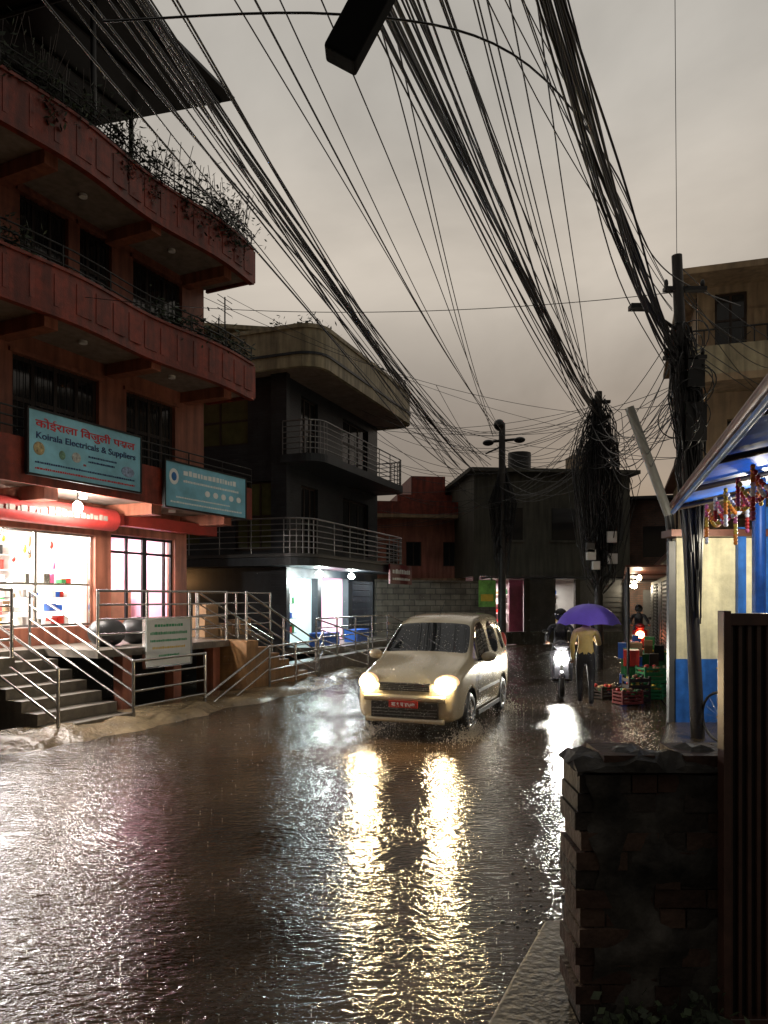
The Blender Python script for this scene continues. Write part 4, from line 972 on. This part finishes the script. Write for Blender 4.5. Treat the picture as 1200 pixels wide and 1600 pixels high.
# ------------------------------------------------------------ crates and bicycle
def crate(name,loc,rz,mat,w,d,h,fill):
    m=MB()
    for x in (-w/2,w/2-.015): 
        for k in range(4): m.box(x,x+.015,-d/2,d/2,h*k/4+.01,h*k/4+h*.16,mat)
    for y in (-d/2,d/2-.015):
        for k in range(4): m.box(-w/2,w/2,y,y+.015,h*k/4+.012,h*k/4+h*.16+.002,mat)
    for x in (-w/2,w/2-.03):
        for y in (-d/2,d/2-.03): m.box(x-.002,x+.032,y-.002,y+.032,0,h,mat)
    m.box(-w/2,w/2,-d/2,d/2,0,.012,mat)
    for _ in range(26): m.ell((U(-w*.4,w*.4),U(-d*.4,d*.4),h*U(.6,1.0)),(.04,.04,.035),random.choice(fill),8,6)
    return m.build(name,None,loc,rz)
veg=[M['green'],M['red'],M['leaf'],M['yellow'],M['card']]
dr=pm('dull_red_plastic',(.22,.035,.03),.5)
crate('vegetable_crate',(4.25,12.9,.02),.3,dr,.42,.3,.24,veg); crate('vegetable_crate',(6.2,16.6,.02),.2,M['green'],.6,.4,.35,veg); crate('vegetable_crate',(4.85,13.6,.02),-.2,M['green'],.5,.34,.26,veg); crate('vegetable_crate',(4.1,13.7,.02),.5,M['wood'],.5,.34,.22,veg)
crate('vegetable_crate',(6.2,16.6,.38),.3,M['green'],.6,.4,.3,veg); crate('vegetable_crate',(4.5,13.2,.02),.1,M['wood'],.4,.3,.45,veg); crate('vegetable_crate',(5.1,13.9,.28),.1,M['green'],.6,.4,.3,veg); crate('vegetable_crate',(5.1,13.9,.02),.1,M['green'],.6,.4,.26,veg)
m=MB()
for y in (-.52,.52): m.torus((0,y,.33),.31,.018,M['black'],'X',32,6); m.cyl((-.03,y,.33),(.03,y,.33),.03,M['steel'])
for y in (-.52,.52):
    for k in range(14): t=6.28*k/14; m.cyl((0,y,.33),(0,y+.3*math.cos(t),.33+.3*math.sin(t)),.002,M['steel'],3)
for a,b in (((0,-.52,.33),(0,-.05,.3)),((0,-.05,.3),(0,-.2,.82)),((0,-.2,.78),(0,.33,.8)),((0,-.05,.3),(0,.35,.68)),((0,-.52,.33),(0,-.18,.75)),((0,.52,.33),(0,.32,.95))): m.cyl(a,b,.016,M['bluep'])
m.cyl((-.26,.28,.98),(.26,.28,.98),.012,M['steel']); m.ell((0,-.22,.87),(.07,.13,.035),M['black']); m.cyl((-.1,-.05,.22),(.1,-.05,.38),.01,M['steel']); m.torus((0,.3,1.0),.09,.01,M['red'],'Z')
m.build('bicycle',None,(4.42,8.9,.01),.3)
q=MB(); q.ell((0,0,.05),(.07,.06,.04),M['red'],10,6); q.ell((.04,.03,.07),(.03,.03,.03),M['white'],8,6); q.build('plastic_litter',None,(1.28,2.95,.02))
